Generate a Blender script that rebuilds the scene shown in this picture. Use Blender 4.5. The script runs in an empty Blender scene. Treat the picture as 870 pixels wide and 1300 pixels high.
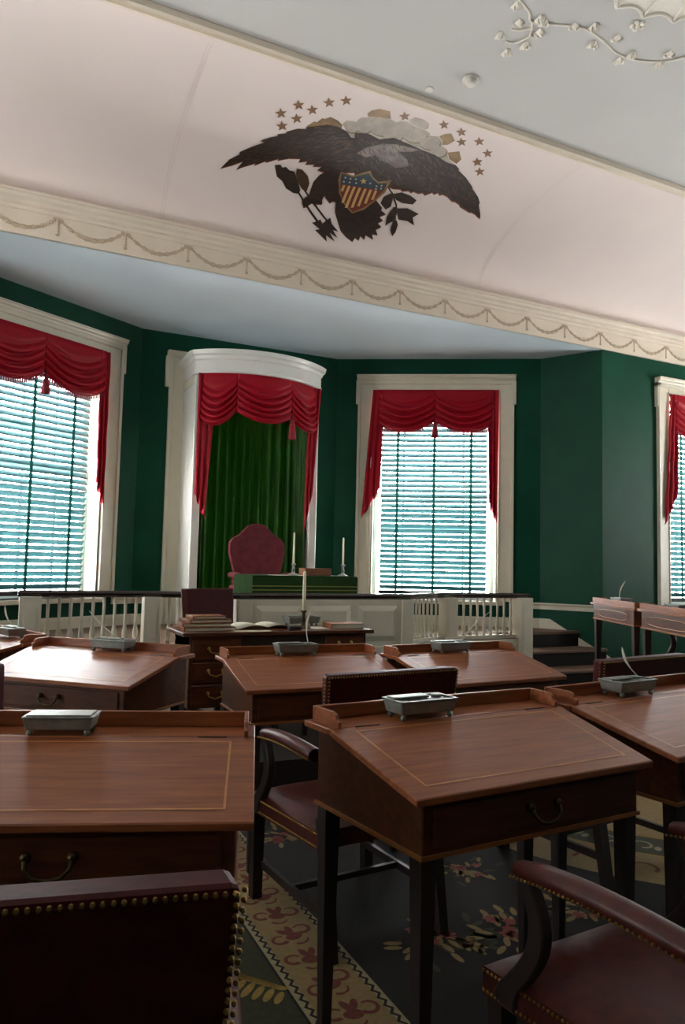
import bpy, bmesh, math, random
from math import sin, cos, pi, radians as R, sqrt, atan2, hypot
from mathutils import Vector, Matrix
from mathutils.geometry import tessellate_polygon

scene = bpy.context.scene
COL = scene.collection
random.seed(7)

# ------------------------------------------------------------------ camera
YAW, PITCH, ROLL = R(25.386), R(4.186), R(1.341)
Fw = Vector((sin(YAW)*cos(PITCH), cos(YAW)*cos(PITCH), sin(PITCH)))
Rt = Vector((cos(YAW), -sin(YAW), 0)); Up = Rt.cross(Fw)
Rt2 = Rt*cos(ROLL) + Up*sin(ROLL); Up2 = Rt2.cross(Fw)
cd = bpy.data.cameras.new('camera'); cam = bpy.data.objects.new('camera', cd); COL.objects.link(cam)
cd.sensor_fit = 'VERTICAL'; cd.sensor_height = 36.0; cd.lens = 36.0*923.565/1300.0
cd.clip_start = 0.05; cd.clip_end = 200
M = Matrix((Rt2, Up2, -Fw)).transposed().to_4x4(); M.translation = (0, 0, 1.4)
cam.matrix_world = M
scene.camera = cam

# ------------------------------------------------------------------ light of the day outside
world = bpy.data.worlds.new('sky'); scene.world = world; world.use_nodes = True
bg = world.node_tree.nodes['Background']
bg.inputs[0].default_value = (0.985, 0.985, 0.985, 1); bg.inputs[1].default_value = 56.0

def portal(x, y, z, w, h, rotz):
    """guides sky light in through a window opening"""
    l = bpy.data.lights.new('window_portal', 'AREA'); l.shape = 'RECTANGLE'; l.size = w; l.size_y = h
    l.cycles.is_portal = True
    o = bpy.data.objects.new('window_portal', l); COL.objects.link(o)
    o.location = (x, y, z); o.rotation_euler = (R(-90), 0, rotz)      # shines towards -y of the window frame
    return o

vs = scene.view_settings
vs.view_transform = 'Standard'; vs.look = 'None'; vs.exposure = 0.0; vs.gamma = 1.0; vs.use_curve_mapping = False

# ------------------------------------------------------------------ helpers
def lin(r, g, b):
    f = lambda c: ((c/255)/12.92 if c/255 <= .04045 else (((c/255)+.055)/1.055)**2.4)
    return (f(r), f(g), f(b), 1)

def mat(name, col, rough=.5, metal=0, var=.0, scale=6, stretch=(1, 1, 1), bump=0, coat=0, col2=None, spec=.5, translucent=0, sheen=0):
    m = bpy.data.materials.new(name); m.use_nodes = True
    nt = m.node_tree; p = nt.nodes['Principled BSDF']
    p.inputs['Base Color'].default_value = col; p.inputs['Roughness'].default_value = rough
    p.inputs['Metallic'].default_value = metal; p.inputs['Specular IOR Level'].default_value = spec
    if coat: p.inputs['Coat Weight'].default_value = coat; p.inputs['Coat Roughness'].default_value = .12
    if sheen: p.inputs['Sheen Weight'].default_value = sheen
    if var or bump or col2:
        tc = nt.nodes.new('ShaderNodeTexCoord'); mp = nt.nodes.new('ShaderNodeMapping')
        mp.inputs['Scale'].default_value = stretch
        nz = nt.nodes.new('ShaderNodeTexNoise'); nz.inputs['Scale'].default_value = scale; nz.inputs['Detail'].default_value = 5
        nt.links.new(tc.outputs['Object'], mp.inputs[0]); nt.links.new(mp.outputs[0], nz.inputs[0])
        if var or col2:
            cr = nt.nodes.new('ShaderNodeValToRGB')
            c2 = col2 or tuple(min(1, c*(1+var)) for c in col[:3])+(1,)
            c1 = col if col2 else tuple(c*(1-var) for c in col[:3])+(1,)
            cr.color_ramp.elements[0].position = .32; cr.color_ramp.elements[1].position = .68
            cr.color_ramp.elements[0].color = c1; cr.color_ramp.elements[1].color = c2
            nt.links.new(nz.outputs[0], cr.inputs[0]); nt.links.new(cr.outputs[0], p.inputs['Base Color'])
        if bump:
            b = nt.nodes.new('ShaderNodeBump'); b.inputs['Strength'].default_value = bump; b.inputs['Distance'].default_value = .01
            nt.links.new(nz.outputs[0], b.inputs['Height']); nt.links.new(b.outputs[0], p.inputs['Normal'])
    if translucent:
        tr = nt.nodes.new('ShaderNodeBsdfTranslucent'); tr.inputs[0].default_value = col2 or col
        mx = nt.nodes.new('ShaderNodeMixShader'); mx.inputs[0].default_value = translucent
        nt.links.new(p.outputs[0], mx.inputs[1]); nt.links.new(tr.outputs[0], mx.inputs[2])
        nt.links.new(mx.outputs[0], nt.nodes['Material Output'].inputs[0])
    return m

W = {}
W['green'] = mat('green_wall_paint', lin(12, 66, 48), .5, var=.12, scale=2.5, bump=.05, spec=.15)
W['cream'] = mat('cream_woodwork', lin(222, 213, 193), .35, var=.03, scale=9)
W['frieze'] = mat('cream_cornice', lin(228, 214, 194), .6, var=.04, scale=5)
W['relief'] = mat('tan_relief', lin(196, 176, 150), .7, var=.1, scale=20)
W['plaster'] = mat('white_ceiling_plaster', lin(198, 195, 190), .85, var=.03, scale=1.2, bump=.03)
W['cove'] = mat('cove_plaster_warm_light', lin(232, 217, 210), .8, var=.03, scale=1.0, bump=.03)  # warm tint stands in for warm light falling on the cove
W['bayceil'] = mat('bay_plaster_blue_light', lin(226, 238, 246), .7, var=.02, scale=1.5)  # bluish cast of the window light put into the ceiling colour
W['stucco'] = mat('stucco_relief', lin(236, 228, 214), .7, var=.03, scale=12)
W['seam'] = mat('plaster_seam', lin(224, 208, 200), .9)
W['floor'] = mat('dark_floor_boards', lin(60, 40, 28), .5, var=.3, scale=3, stretch=(1, 12, 1))
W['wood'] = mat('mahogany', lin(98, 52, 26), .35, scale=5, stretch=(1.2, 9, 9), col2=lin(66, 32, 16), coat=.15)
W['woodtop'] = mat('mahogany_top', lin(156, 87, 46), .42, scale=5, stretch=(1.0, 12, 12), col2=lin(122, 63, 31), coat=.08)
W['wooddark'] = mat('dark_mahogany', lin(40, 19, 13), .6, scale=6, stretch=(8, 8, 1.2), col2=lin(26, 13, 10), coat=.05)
W['rail'] = mat('dark_handrail', lin(34, 18, 15), .22, var=.2, scale=8, coat=.5)
W['inlay'] = mat('satinwood_inlay', lin(190, 128, 72), .35, var=.1, scale=30)
W['bead'] = mat('bead_moulding', lin(150, 92, 48), .35, var=.15, scale=20)
W['leather'] = mat('oxblood_leather', lin(82, 31, 23), .42, scale=26, col2=lin(62, 21, 16), bump=.12, spec=.35)
W['leatherback'] = mat('dark_leather', lin(72, 20, 20), .5, scale=30, col2=lin(56, 14, 15), bump=.06, spec=.12)
W['plum'] = mat('plum_velvet', lin(112, 48, 54), .8, scale=14, col2=lin(92, 36, 44), spec=.2)
W['brass'] = mat('brass_nails', lin(150, 118, 66), .42, metal=1)
W['oldbrass'] = mat('dark_brass', lin(74, 62, 40), .42, metal=1, var=.2, scale=20)
W['pewter'] = mat('pewter', lin(140, 142, 136), .42, metal=.5, var=.15, scale=22)
W['pewterdark'] = mat('pewter_well', lin(50, 52, 52), .5, metal=.6)
W['quill'] = mat('white_quill', lin(222, 216, 200), .7, var=.05, scale=40)
W['wax'] = mat('candle_wax', lin(228, 220, 188), .5, var=.03, scale=10)
W['paper'] = mat('paper', lin(206, 200, 180), .8, var=.05, scale=9)
W['calf'] = mat('calf_leather_binding', lin(140, 84, 38), .55, scale=14, col2=lin(104, 58, 26), spec=.2)
W['box'] = mat('wooden_box', lin(132, 80, 48), .45, scale=6, stretch=(1, 9, 9), col2=lin(104, 60, 36))
W['cloth'] = mat('green_table_cloth', lin(30, 52, 24), .95, var=.15, scale=40, spec=.1)
W['clothline'] = mat('cloth_braid', lin(112, 112, 52), .8)
W['red'] = mat('crimson_damask', lin(168, 10, 34), .5, scale=60, col2=lin(148, 8, 28), translucent=.05, spec=.2)
W['fringe'] = mat('crimson_fringe', lin(132, 14, 34), .8, var=.3, scale=80)
W['greencurtain'] = mat('green_curtain', lin(30, 72, 14), .6, scale=3, stretch=(6, 6, .8), col2=lin(52, 104, 20), translucent=.14)
W['slat'] = mat('teal_slat', lin(72, 120, 124), .5, var=.10, scale=5, translucent=.17)
W['tape'] = mat('blind_tape', lin(48, 120, 112), .8, translucent=.4)
W['blindrail'] = mat('dark_blind_rail', lin(26, 34, 36), .5)
W['sash'] = mat('white_sash', lin(220, 220, 214), .5)
W['tread'] = mat('tread_board', lin(92, 66, 46), .6, var=.15, scale=4, stretch=(1, 9, 1))
W['riser'] = mat('dark_riser', lin(18, 12, 10), .7, spec=.2)
W['panelpaint'] = mat('white_panel_paint', lin(214, 206, 186), .38, var=.03, scale=8)
W['carpet'] = mat('dark_carpet', lin(20, 15, 14), .95, var=.3, scale=60)
W['carpetolive'] = mat('olive_carpet', lin(50, 50, 30), .95, var=.2, scale=60)
W['carpetcream'] = mat('cream_carpet', lin(132, 111, 72), .95, var=.12, scale=60)
W['carpetedge'] = mat('pale_carpet_edge', lin(146, 134, 102), .95, var=.1, scale=60)
W['carpetred'] = mat('rust_carpet', lin(102, 46, 34), .95, var=.2, scale=50)
W['carpetpink'] = mat('rose_carpet', lin(132, 66, 60), .95, var=.2, scale=50)
W['carpetgold'] = mat('gold_carpet', lin(144, 116, 56), .95, var=.2, scale=50)
W['tier'] = mat('dark_tier_carpet', lin(40, 30, 26), .95, var=.25, scale=60)
W['chrome'] = mat('detector_white', lin(212, 206, 196), .55)
W['e_feather'] = mat('painted_dark_feathers', lin(56, 36, 25), .55, scale=14, stretch=(1.0, 5, 5), col2=lin(32, 21, 17))
W['e_featherlight'] = mat('painted_brown_feathers', lin(82, 58, 36), .42, scale=14, stretch=(1, 4, 4), col2=lin(56, 38, 24))
W['e_edge'] = mat('painted_rust_edge', lin(118, 56, 34), .5)
W['e_cloud'] = mat('painted_cloud', lin(186, 172, 154), .42, scale=7, col2=lin(140, 126, 112))
W['white'] = mat('white_canopy_paint', lin(236, 233, 226), .3, var=.02, scale=8)
W['e_cloudlight'] = mat('painted_cloud_light', lin(178, 162, 146), .45, scale=9, col2=lin(150, 136, 122))
W['e_cloudshade'] = mat('painted_cloud_shade', lin(112, 94, 74), .45)
W['e_neck'] = mat('painted_neck', lin(120, 98, 84), .42, scale=8, col2=lin(74, 60, 56))
W['e_gilt'] = mat('painted_gilt', lin(158, 122, 72), .45, scale=9, col2=lin(112, 84, 48))
W['e_gold'] = mat('painted_star', lin(126, 88, 54), .5)
W['e_red'] = mat('painted_red', lin(112, 44, 34), .5)
W['e_blue'] = mat('painted_blue', lin(52, 66, 74), .5)
W['e_cream'] = mat('painted_cream', lin(204, 166, 104), .5)
W['e_white'] = mat('painted_white', lin(196, 192, 176), .5)

def glass_mat():
    m = bpy.data.materials.new('window_glass'); m.use_nodes = True; nt = m.node_tree
    t = nt.nodes.new('ShaderNodeBsdfTransparent'); g = nt.nodes.new('ShaderNodeBsdfGlossy'); g.inputs['Roughness'].default_value = .03
    mx = nt.nodes.new('ShaderNodeMixShader'); mx.inputs[0].default_value = .05
    nt.links.new(t.outputs[0], mx.inputs[1]); nt.links.new(g.outputs[0], mx.inputs[2])
    nt.links.new(mx.outputs[0], nt.nodes['Material Output'].inputs[0]); return m
W['glass'] = glass_mat()

class MB:
    """collects shapes; build() links them as one mesh object"""
    def __init__(s): s.v = []; s.f = []
    def add(s, vs_, fs):
        o = len(s.v); s.v += [tuple(p) for p in vs_]; s.f += [tuple(i+o for i in f) for f in fs]; return s
    def box(s, x0, x1, y0, y1, z0, z1):
        return s.add([(x0,y0,z0),(x1,y0,z0),(x1,y1,z0),(x0,y1,z0),(x0,y0,z1),(x1,y0,z1),(x1,y1,z1),(x0,y1,z1)],
                     [(0,3,2,1),(4,5,6,7),(0,1,5,4),(1,2,6,5),(2,3,7,6),(3,0,4,7)])
    def frustum(s, c0, sx0, sy0, c1, sx1, sy1):
        v = []
        for c, sx, sy in ((c0, sx0, sy0), (c1, sx1, sy1)):
            v += [(c[0]-sx, c[1]-sy, c[2]), (c[0]+sx, c[1]-sy, c[2]), (c[0]+sx, c[1]+sy, c[2]), (c[0]-sx, c[1]+sy, c[2])]
        return s.add(v, [(0,3,2,1),(4,5,6,7),(0,1,5,4),(1,2,6,5),(2,3,7,6),(3,0,4,7)])
    def prism(s, poly, a, b, axis='z'):
        """poly 2D ccw, extruded from a to b along axis: z -> (p,q,.), y -> (p,.,q), x -> (.,p,q)"""
        n = len(poly)
        def P(p, w): return {'z': (p[0], p[1], w), 'y': (p[0], w, p[1]), 'x': (w, p[0], p[1])}[axis]
        v = [P(p, a) for p in poly]+[P(p, b) for p in poly]
        fs = []
        tri = tessellate_polygon([[Vector((p[0], p[1], 0)) for p in poly]])
        for t in tri: fs.append(tuple(t)); fs.append(tuple(n+i for i in reversed(t)))
        for i in range(n): j = (i+1) % n; fs.append((i, j, n+j, n+i))
        return s.add(v, fs)
    def tube(s, pts, r, n=8, cap=True):
        pts = [Vector(p) for p in pts]; m = len(pts)
        rs = r if isinstance(r, (list, tuple)) else [r]*m
        ref = Vector((0, 0, 1)); v = []; prev = None
        for i, p in enumerate(pts):
            t = (pts[min(i+1, m-1)]-pts[max(i-1, 0)]).normalized()
            if prev is None: prev = (ref.cross(t) if abs(t.dot(ref)) < .95 else Vector((1, 0, 0)).cross(t)).normalized()
            a = (prev-t*prev.dot(t)).normalized(); prev = a; b = t.cross(a)
            for k in range(n):
                an = 2*pi*k/n; v.append(p+(a*cos(an)+b*sin(an))*rs[i])
        fs = [(i*n+k, i*n+(k+1) % n, (i+1)*n+(k+1) % n, (i+1)*n+k) for i in range(m-1) for k in range(n)]
        if cap: fs += [tuple(reversed(range(n))), tuple((m-1)*n+k for k in range(n))]
        return s.add(v, fs)
    def lathe(s, prof, c=(0, 0, 0), n=12, sx=1, sy=1):
        v = []; m = len(prof)
        for r, z in prof:
            for k in range(n): an = 2*pi*k/n; v.append((c[0]+r*cos(an)*sx, c[1]+r*sin(an)*sy, c[2]+z))
        fs = [(i*n+k, i*n+(k+1) % n, (i+1)*n+(k+1) % n, (i+1)*n+k) for i in range(m-1) for k in range(n)]
        fs += [tuple(reversed(range(n))), tuple((m-1)*n+k for k in range(n))]
        return s.add(v, fs)
    def ball(s, c, r, n=6, m=4, sx=1, sy=1, sz=1):
        pr = [(max(1e-4, r*sin(pi*i/m)), -r*cos(pi*i/m)*sz) for i in range(m+1)]
        return s.lathe(pr, c, n, sx, sy)
    def grid(s, fn, nu, nv, closed_u=False):
        v = [fn(i/nu, j/nv) for j in range(nv+1) for i in range(nu+1)]
        fs = [(j*(nu+1)+i, j*(nu+1)+i+1, (j+1)*(nu+1)+i+1, (j+1)*(nu+1)+i) for j in range(nv) for i in range(nu)]
        return s.add(v, fs)
    def sweep(s, prof, path, closed=False):
        """prof: (out, up) list, closed polygon; path: list of (x, y, z, nx, ny) with horizontal outward normal"""
        n = len(prof); m = len(path)
        v = [(x+nx*o, y+ny*o, z+u) for x, y, z, nx, ny in path for o, u in prof]
        fs = [(i*n+k, i*n+(k+1) % n, (i+1)*n+(k+1) % n, (i+1)*n+k) for i in range(m-1) for k in range(n)]
        fs += [tuple(reversed(range(n))), tuple((m-1)*n+k for k in range(n))]
        return s.add(v, fs)
    def xf(s, Mx): s.v = [tuple(Mx @ Vector(p)) for p in s.v]; return s
    def mesh(s, name):
        me = bpy.data.meshes.new(name); me.from_pydata(s.v, [], s.f); me.validate(); me.update()
        bm = bmesh.new(); bm.from_mesh(me); bmesh.ops.recalc_face_normals(bm, faces=bm.faces); bm.to_mesh(me); bm.free()
        return me
    def build(s, name, m, parent=None, smooth=False, bevel=0, solid=0, seg=1):
        me = s.mesh(name); me.materials.append(W[m])
        o = bpy.data.objects.new(name, me); COL.objects.link(o); o.parent = parent
        if smooth:
            for p in me.polygons: p.use_smooth = True
        if solid: md = o.modifiers.new('thick', 'SOLIDIFY'); md.thickness = solid; md.offset = 0
        if bevel: md = o.modifiers.new('bevel', 'BEVEL'); md.width = bevel; md.segments = seg; md.limit_method = 'ANGLE'; md.angle_limit = R(40)
        return o

def thing(name, label, cat, loc=(0, 0, 0), rotz=0, group=None):
    o = bpy.data.objects.new(name, None); COL.objects.link(o); o.empty_display_size = .1
    o.location = loc; o.rotation_euler = (0, 0, rotz)
    return tag(o, label, cat, group)
def tag(o, label, cat, group=None):
    o['label'] = label; o['category'] = cat
    if group: o['group'] = group
    return o
def struct(o, kind='structure', label=None):
    o['kind'] = kind
    if label: o['label'] = label
    return o
def srootE(name, loc=(0, 0, 0), rotz=0):
    o = bpy.data.objects.new(name, None); COL.objects.link(o); o.location = loc; o.rotation_euler = (0, 0, rotz); o['kind'] = 'structure'; return o
def dup(root, loc, rotz, label=None, group=None, scale=None):
    def cp(o, par):
        c = o.copy(); COL.objects.link(c); c.parent = par
        for ch in kids.get(o, ()): cp(ch, c)
        return c
    kids = {}
    def walk(o):
        kids[o] = list(o.children)
        for ch in kids[o]: walk(ch)
    walk(root)
    r = cp(root, None); r.location = loc; r.rotation_euler = (0, 0, rotz)
    if scale: r.scale = scale
    if label: r['label'] = label
    if group: r['group'] = group
    return r
def at(loc, rotz): return Matrix.Translation(loc) @ Matrix.Rotation(rotz, 4, 'Z')

# ================================================================== the room
XC = 2.547
V0, V1, V2, V3 = (1.349, 8.129), (3.744, 8.129), (5.892, 6.865), (6.253, 6.228)
mir = lambda p: (2*XC-p[0], p[1])
YO, HB, ZC = 6.228, 3.9725, 4.98             # opening plane of the bay, bay ceiling, main ceiling
XL, XR, YB = -4.8, 9.9, -4.8
DAIS, TIER = .71, .20
WW, WZ0, WZ1 = 1.53, 1.01, 3.566             # window openings

def wall(name, A, B, z0, z1, opens=(), e0=0, e1=0, th=.32, m='green'):
    L = hypot(B[0]-A[0], B[1]-A[1]); an = atan2(B[1]-A[1], B[0]-A[0]); mb = MB(); u = -e0
    for (c, w, a, b) in opens:
        mb.box(u, c-w/2, 0, th, z0, z1); mb.box(c-w/2, c+w/2, 0, th, z0, a); mb.box(c-w/2, c+w/2, 0, th, b, z1); u = c+w/2
    mb.box(u, L+e1, 0, th, z0, z1)
    mb.xf(at((A[0], A[1], 0), an))
    return struct(mb.build(name, m))
CU = 1.219
B_LEN = hypot(V2[0]-V1[0], V2[1]-V1[1])
std = lambda c: (c, WW, WZ0, WZ1)
wall('wall_bay_centre', V0, V1, 0, HB+.1, [(XC-V0[0], 1.16, DAIS, 3.36)], .15, .15)
wall('wall_bay_right', V1, V2, 0, HB+.1, [std(CU)], .15, .15)
wall('wall_bay_left', mir(V2), V0, 0, HB+.1, [std(B_LEN-CU)], .15, .15)
wall('wall_bay_return_right', V2, V3, 0, HB+.1, (), .1, 0, th=.2)
wall('wall_bay_return_left', mir(V3), mir(V2), 0, HB+.1, (), 0, .1, th=.2)
FW = 8.072
wall('wall_front_right', V3, (XR, YO), 0, HB, [std(FW-V3[0])], 0, .3)
wall('wall_front_left', (XL, YO), mir(V3), 0, HB, [std(mir((FW, 0))[0]-XL)], .3, 0)
SIDE = (.6, 3.9)  # windows out of view, put in so daylight reaches the room
wall('wall_left', (XL, YB), (XL, YO), 0, ZC+.3, [std(y-YB) for y in SIDE], .3, .3)
wall('wall_right', (XR, YO), (XR, YB), 0, ZC+.3, [std(YO-y) for y in reversed(SIDE)], .3, .3)
wall('wall_back', (XR, YB), (XL, YB), 0, ZC+.3, (), .3, .3)
struct(MB().box(XL-.3, XR+.3, YO, YO+.3, HB+.06, ZC+.3).build('wall_above_bay', 'green'))

floor = struct(MB().box(XL-.3, XR+.3, YB-.3, 9.0, -.12, 0).build('floor', 'floor'))
ceil = struct(MB().box(XL-.3, XR+.3, YB-.3, YO+.3, ZC, ZC+.15).build('ceiling', 'plaster'))
bp = [mir(V3), mir(V2), V0, V1, V2, V3]
cx = sum(p[0] for p in bp)/6; cy = sum(p[1] for p in bp)/6
big = [(mir(V3)[0]-.25, YO-.012)]+[(cx+(p[0]-cx)*1.06, cy+(p[1]-cy)*1.06) for p in bp[1:-1]]+[(V3[0]+.25, YO-.012)]
struct(MB().prism(list(reversed(big)), HB, HB+.2).build('ceiling_bay', 'bayceil'))

# cove between the cornice and the flat ceiling
CA, CB, CZ = 1.58, .66, 4.30
def cove(x, deg, off=0):
    t = R(deg); y = YO-CA+CA*cos(t); z = CZ+CB*sin(t)
    n = Vector((0, -cos(t)/CA, -sin(t)/CB)).normalized()
    return (x, y+n.y*off, z+n.z*off)
cv = struct(MB().grid(lambda u, v: cove(XL+(XR-XL)*u, 90*v), 2, 40).build('ceiling_cove', 'cove', smooth=True))
for i, x in enumerate((-2.18, 1.15, 4.48, 7.81)):
    for k in (-.012, .012):
        MB().grid(lambda u, v: cove(x+k+(u-.5)*.006, 2+86*v, .0015), 1, 40).build('plaster_seam', 'seam', cv, smooth=True)
# moulding at the top of the cove
mp = [(0, 0), (.012, -.02), (.03, -.024), (.034, -.044), (.06, -.05), (.075, -.032), (.082, -.032), (.095, -.05), (.115, -.04), (.12, 0)]
pr = [(-o, u) for o, u in mp]
struct(MB().sweep([(p[0], p[1]) for p in pr], [(XL, YO-CA+.02, ZC-.005, 0, 1), (XR, YO-CA+.02, ZC-.005, 0, 1)]).build('trim_1', 'frieze', smooth=False))

# cornice over the bay: frieze with garlands, moulded shelf above
cor = struct(MB().sweep([(0, 0), (.015, 0), (.015, .012), (.022, .012), (.022, .0), (.03, 0), (.03, .195), (.045, .2), (.05, .225), (.075, .235), (.078, .262), (.105, .275), (.115, .30), (.13, .305), (.13, .322), (0, .335)],
     [(XL, YO, HB, 0, -1), (XR, YO, HB, 0, -1)]).build('trim_2', 'frieze'))
sw = MB(); S0, SS = .3167, .5345
yq = YO-.032
n = 22
for k in range(n+1):
    t = k/n; x = (t-.5)*(SS-.06); z = HB+.165-.105*(1-(2*t-1)**2)
    sw.ball((x, yq, z), .0125+.005*(1-abs(2*t-1))+(.005 if k % 3 == 0 else 0), 6, 4, 1, .55)
swm = sw.mesh('garland'); swm.materials.append(W['relief'])
pd = MB()
pd.ball((0, yq, HB+.172), .02, 8, 4, 1, .5); pd.ball((-.026, yq, HB+.178), .013, 6, 4, 1, .5); pd.ball((.026, yq, HB+.178), .013, 6, 4, 1, .5)
pd.tube([(0, yq, HB+.16), (0, yq, HB+.06)], [.008, .004], 6)
for z, r in ((.13, .010), (.105, .010), (.08, .011), (.052, .015)): pd.ball((0, yq, HB+z), r, 6, 4, 1, .6)
pdm = pd.mesh('pendant'); pdm.materials.append(W['relief'])
i0 = int((XL-S0)/SS)+1; i1 = int((XR-S0)/SS)
for i in range(i0, i1):
    o = bpy.data.objects.new('pendant', pdm); COL.objects.link(o); o.parent = cor; o.location = (S0+i*SS, 0, 0)
    o = bpy.data.objects.new('garland', swm); COL.objects.link(o); o.parent = cor; o.location = (S0+(i+.5)*SS, 0, 0)

# ------------------------------------------------------------------ windows
def casing(root, w, z0, z1, cap=True):
    h = w/2; zt = z1+.125; eh = .36
    mb = MB()
    for s in (-1, 1):
        a = lambda x0, x1, y, zz0, zz1: mb.box(min(s*x0, s*x1), max(s*x0, s*x1), y, .0, zz0, zz1)
        a(h, h+.185, -.03, z0, zt); a(h, h+.022, -.042, z0, z1); a(h+.15, h+.187, -.05, z0, zt-.0)
        a(h+.187, h+.212, -.05, zt+.065-eh, zt)
    mb.box(-h, h, -.03, 0, z1, zt); mb.box(-h, h, -.042, 0, z1, z1+.022)
    mb.box(-h-.212, h+.212, -.05, 0, zt-.045, zt)
    mb.build('casing', 'cream', root, bevel=.004)
    W2 = h+.2325
    MB().sweep([(0, 0), (.055, 0), (.06, .018), (.08, .03), (.085, .05), (.095, .055), (.095, .066), (0, .07)],
               [(-W2+.03, 0, zt, 0, -1), (W2-.03, 0, zt, 0, -1)]).build('cap_moulding', 'cream', root)
def jambs(root, w, z0, z1, d=.32):
    h = w/2
    MB().box(-h, -h+.02, 0, d, z0, z1).box(h-.02, h, 0, d, z0, z1).box(-h+.02, h-.02, 0, d, z1-.02, z1).build('jamb', 'cream', root)
    MB().box(-h-.06, h+.06, -.085, d, z0-.045, z0).build('sill', 'cream', root, bevel=.008)
def sash(root, w, z0, z1, y=.2, cols=4, rows=3):
    h = w/2-.02; zm = (z0+z1)/2
    for a, b, yy in ((z0, zm+.02, y), (zm-.02, z1-.02, y+.045)):
        mb = MB().box(-h, h, yy, yy+.04, a, a+.06).box(-h, h, yy, yy+.04, b-.05, b).box(-h, -h+.05, yy, yy+.04, a, b).box(h-.05, h, yy, yy+.04, a, b)
        for i in range(1, cols): x = -h+2*h*i/cols; mb.box(x-.011, x+.011, yy+.005, yy+.035, a, b)
        for i in range(1, rows): z = a+(b-a)*i/rows; mb.box(-h, h, yy+.005, yy+.035, z-.011, z+.011)
        mb.build('sash', 'sash', root)
        MB().box(-h, h, yy+.019, yy+.021, a, b).build('pane', 'glass', root)
def window(n, x, y, rot, full=True, w=WW, z0=WZ0, z1=WZ1):
    r = srootE('window_%d' % n, (x, y, 0), rot)
    if full: casing(r, w, z0, z1)
    jambs(r, w, z0, z1); sash(r, w, z0, z1)
    out = at((x, y, 0), rot) @ Vector((0, .30, (z0+z1)/2))
    portal(out.x, out.y, out.z, w, z1-z0, rot)
    return r
ANG = atan2(V2[1]-V1[1], V2[0]-V1[0])
dR = Vector((cos(ANG), sin(ANG)))
wR = Vector(V1)+dR*CU; wL = Vector(mir(wR))
WIN = {'left': (wL.x, wL.y, -ANG), 'right': (wR.x, wR.y, ANG), 'front': (FW, YO, 0), 'frontL': (mir((FW, 0))[0], YO, 0)}
for i, k in enumerate(('left', 'right', 'front', 'frontL')): window(i+1, *WIN[k])
n = 5
for y in SIDE: window(n, XL, y, R(90)); n += 1
for y in SIDE: window(n, XR, y, R(-90)); n += 1
wn = srootE('window_9', (XC, V0[1], 0), 0); sash(wn, 1.3, DAIS, 3.36, .2, 4, 3)
portal(XC, V0[1]+.31, 2.03, 1.26, 2.65, 0)

# ------------------------------------------------------------------ venetian blinds
def blind(key, label, drop=1.16, joined=False, tilt=56):
    x, y, r = WIN[key]
    root = thing('venetian_blind', label, 'blind', (x, y, 0), r, 'teal venetian blinds')
    hw = .65; yc = .10
    MB().box(-hw, hw, yc-.03, yc+.03, WZ1-.09, WZ1-.035).build('head_rail', 'blindrail', root)
    def slat(t, d):
        prof = [(-d, .0), (-d*.5, .0025), (0, .0034), (d*.5, .0025), (d, 0)]
        pts = [(yc+p*cos(t)+q*sin(t), -p*sin(t)+q*cos(t)) for p, q in prof]+[(yc+p*cos(t)+(q-.0025)*sin(t), -p*sin(t)+(q-.0025)*cos(t)) for p, q in reversed(prof)]
        return MB().prism(pts, -hw, hw, 'x')
    allm = MB(); z = drop+.075; pat = {}
    while z < WZ1-.11:
        if joined:
            mb = slat(R(tilt), .034); allm.add([(a, b, c+z) for a, b, c in mb.v], mb.f)
        else:
            low = z < 2.1                          # the lower slats are turned to throw the light up to the ceiling
            if low not in pat: pat[low] = slat(R(50) if low else R(-54), .032 if low else .034).mesh('slat'); pat[low].materials.append(W['slat'])
            o = bpy.data.objects.new('slat', pat[low]); COL.objects.link(o); o.parent = root; o.location = (0, 0, z)
            o.rotation_euler = (0, random.uniform(-.002, .002), 0)
        z += .0628
    if joined: o = allm.build('slats', 'slat', root); o['kind'] = 'stuff'
    MB().box(-hw-.01, hw+.01, yc-.025, yc+.025, drop-.01, drop+.035).build('bottom_rail', 'blindrail', root)
    for tx in (-.45, 0, .45):
        MB().box(tx-.016, tx+.016, yc-.036, yc-.0335, drop+.01, WZ1-.04).build('tape', 'tape', root)
    return root
blind('left', 'teal slatted blind at the window whose curtain hangs in shade by the dais steps', 1.05)
blind('right', 'teal slatted blind at the window between the throne niche and the bare green wall', 1.075)
blind('front', 'teal slatted blind at the window behind the two side desks', 1.06)

for i, y in enumerate(SIDE):  # unseen blinds, added to turn the side daylight towards the ceiling
    for sd, X_, r_ in (('shaded', XL, R(90)), ('tier', XR, R(-90))):
        WIN['s'] = (X_, y, r_); blind('s', 'unseen teal slatted blind added to steer daylight at the %s side-wall window of the %s' % (('rear', 'fore')[i], {'shaded': 'wall across from the tier', 'tier': 'wall behind the tier'}[sd]), 1.1, True, (68, 32)[i])
blind('frontL', 'unseen teal slatted blind added to steer daylight at the front window across the bay from the tier', 1.1, True)  # also out of view, added for how it guides daylight

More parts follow.
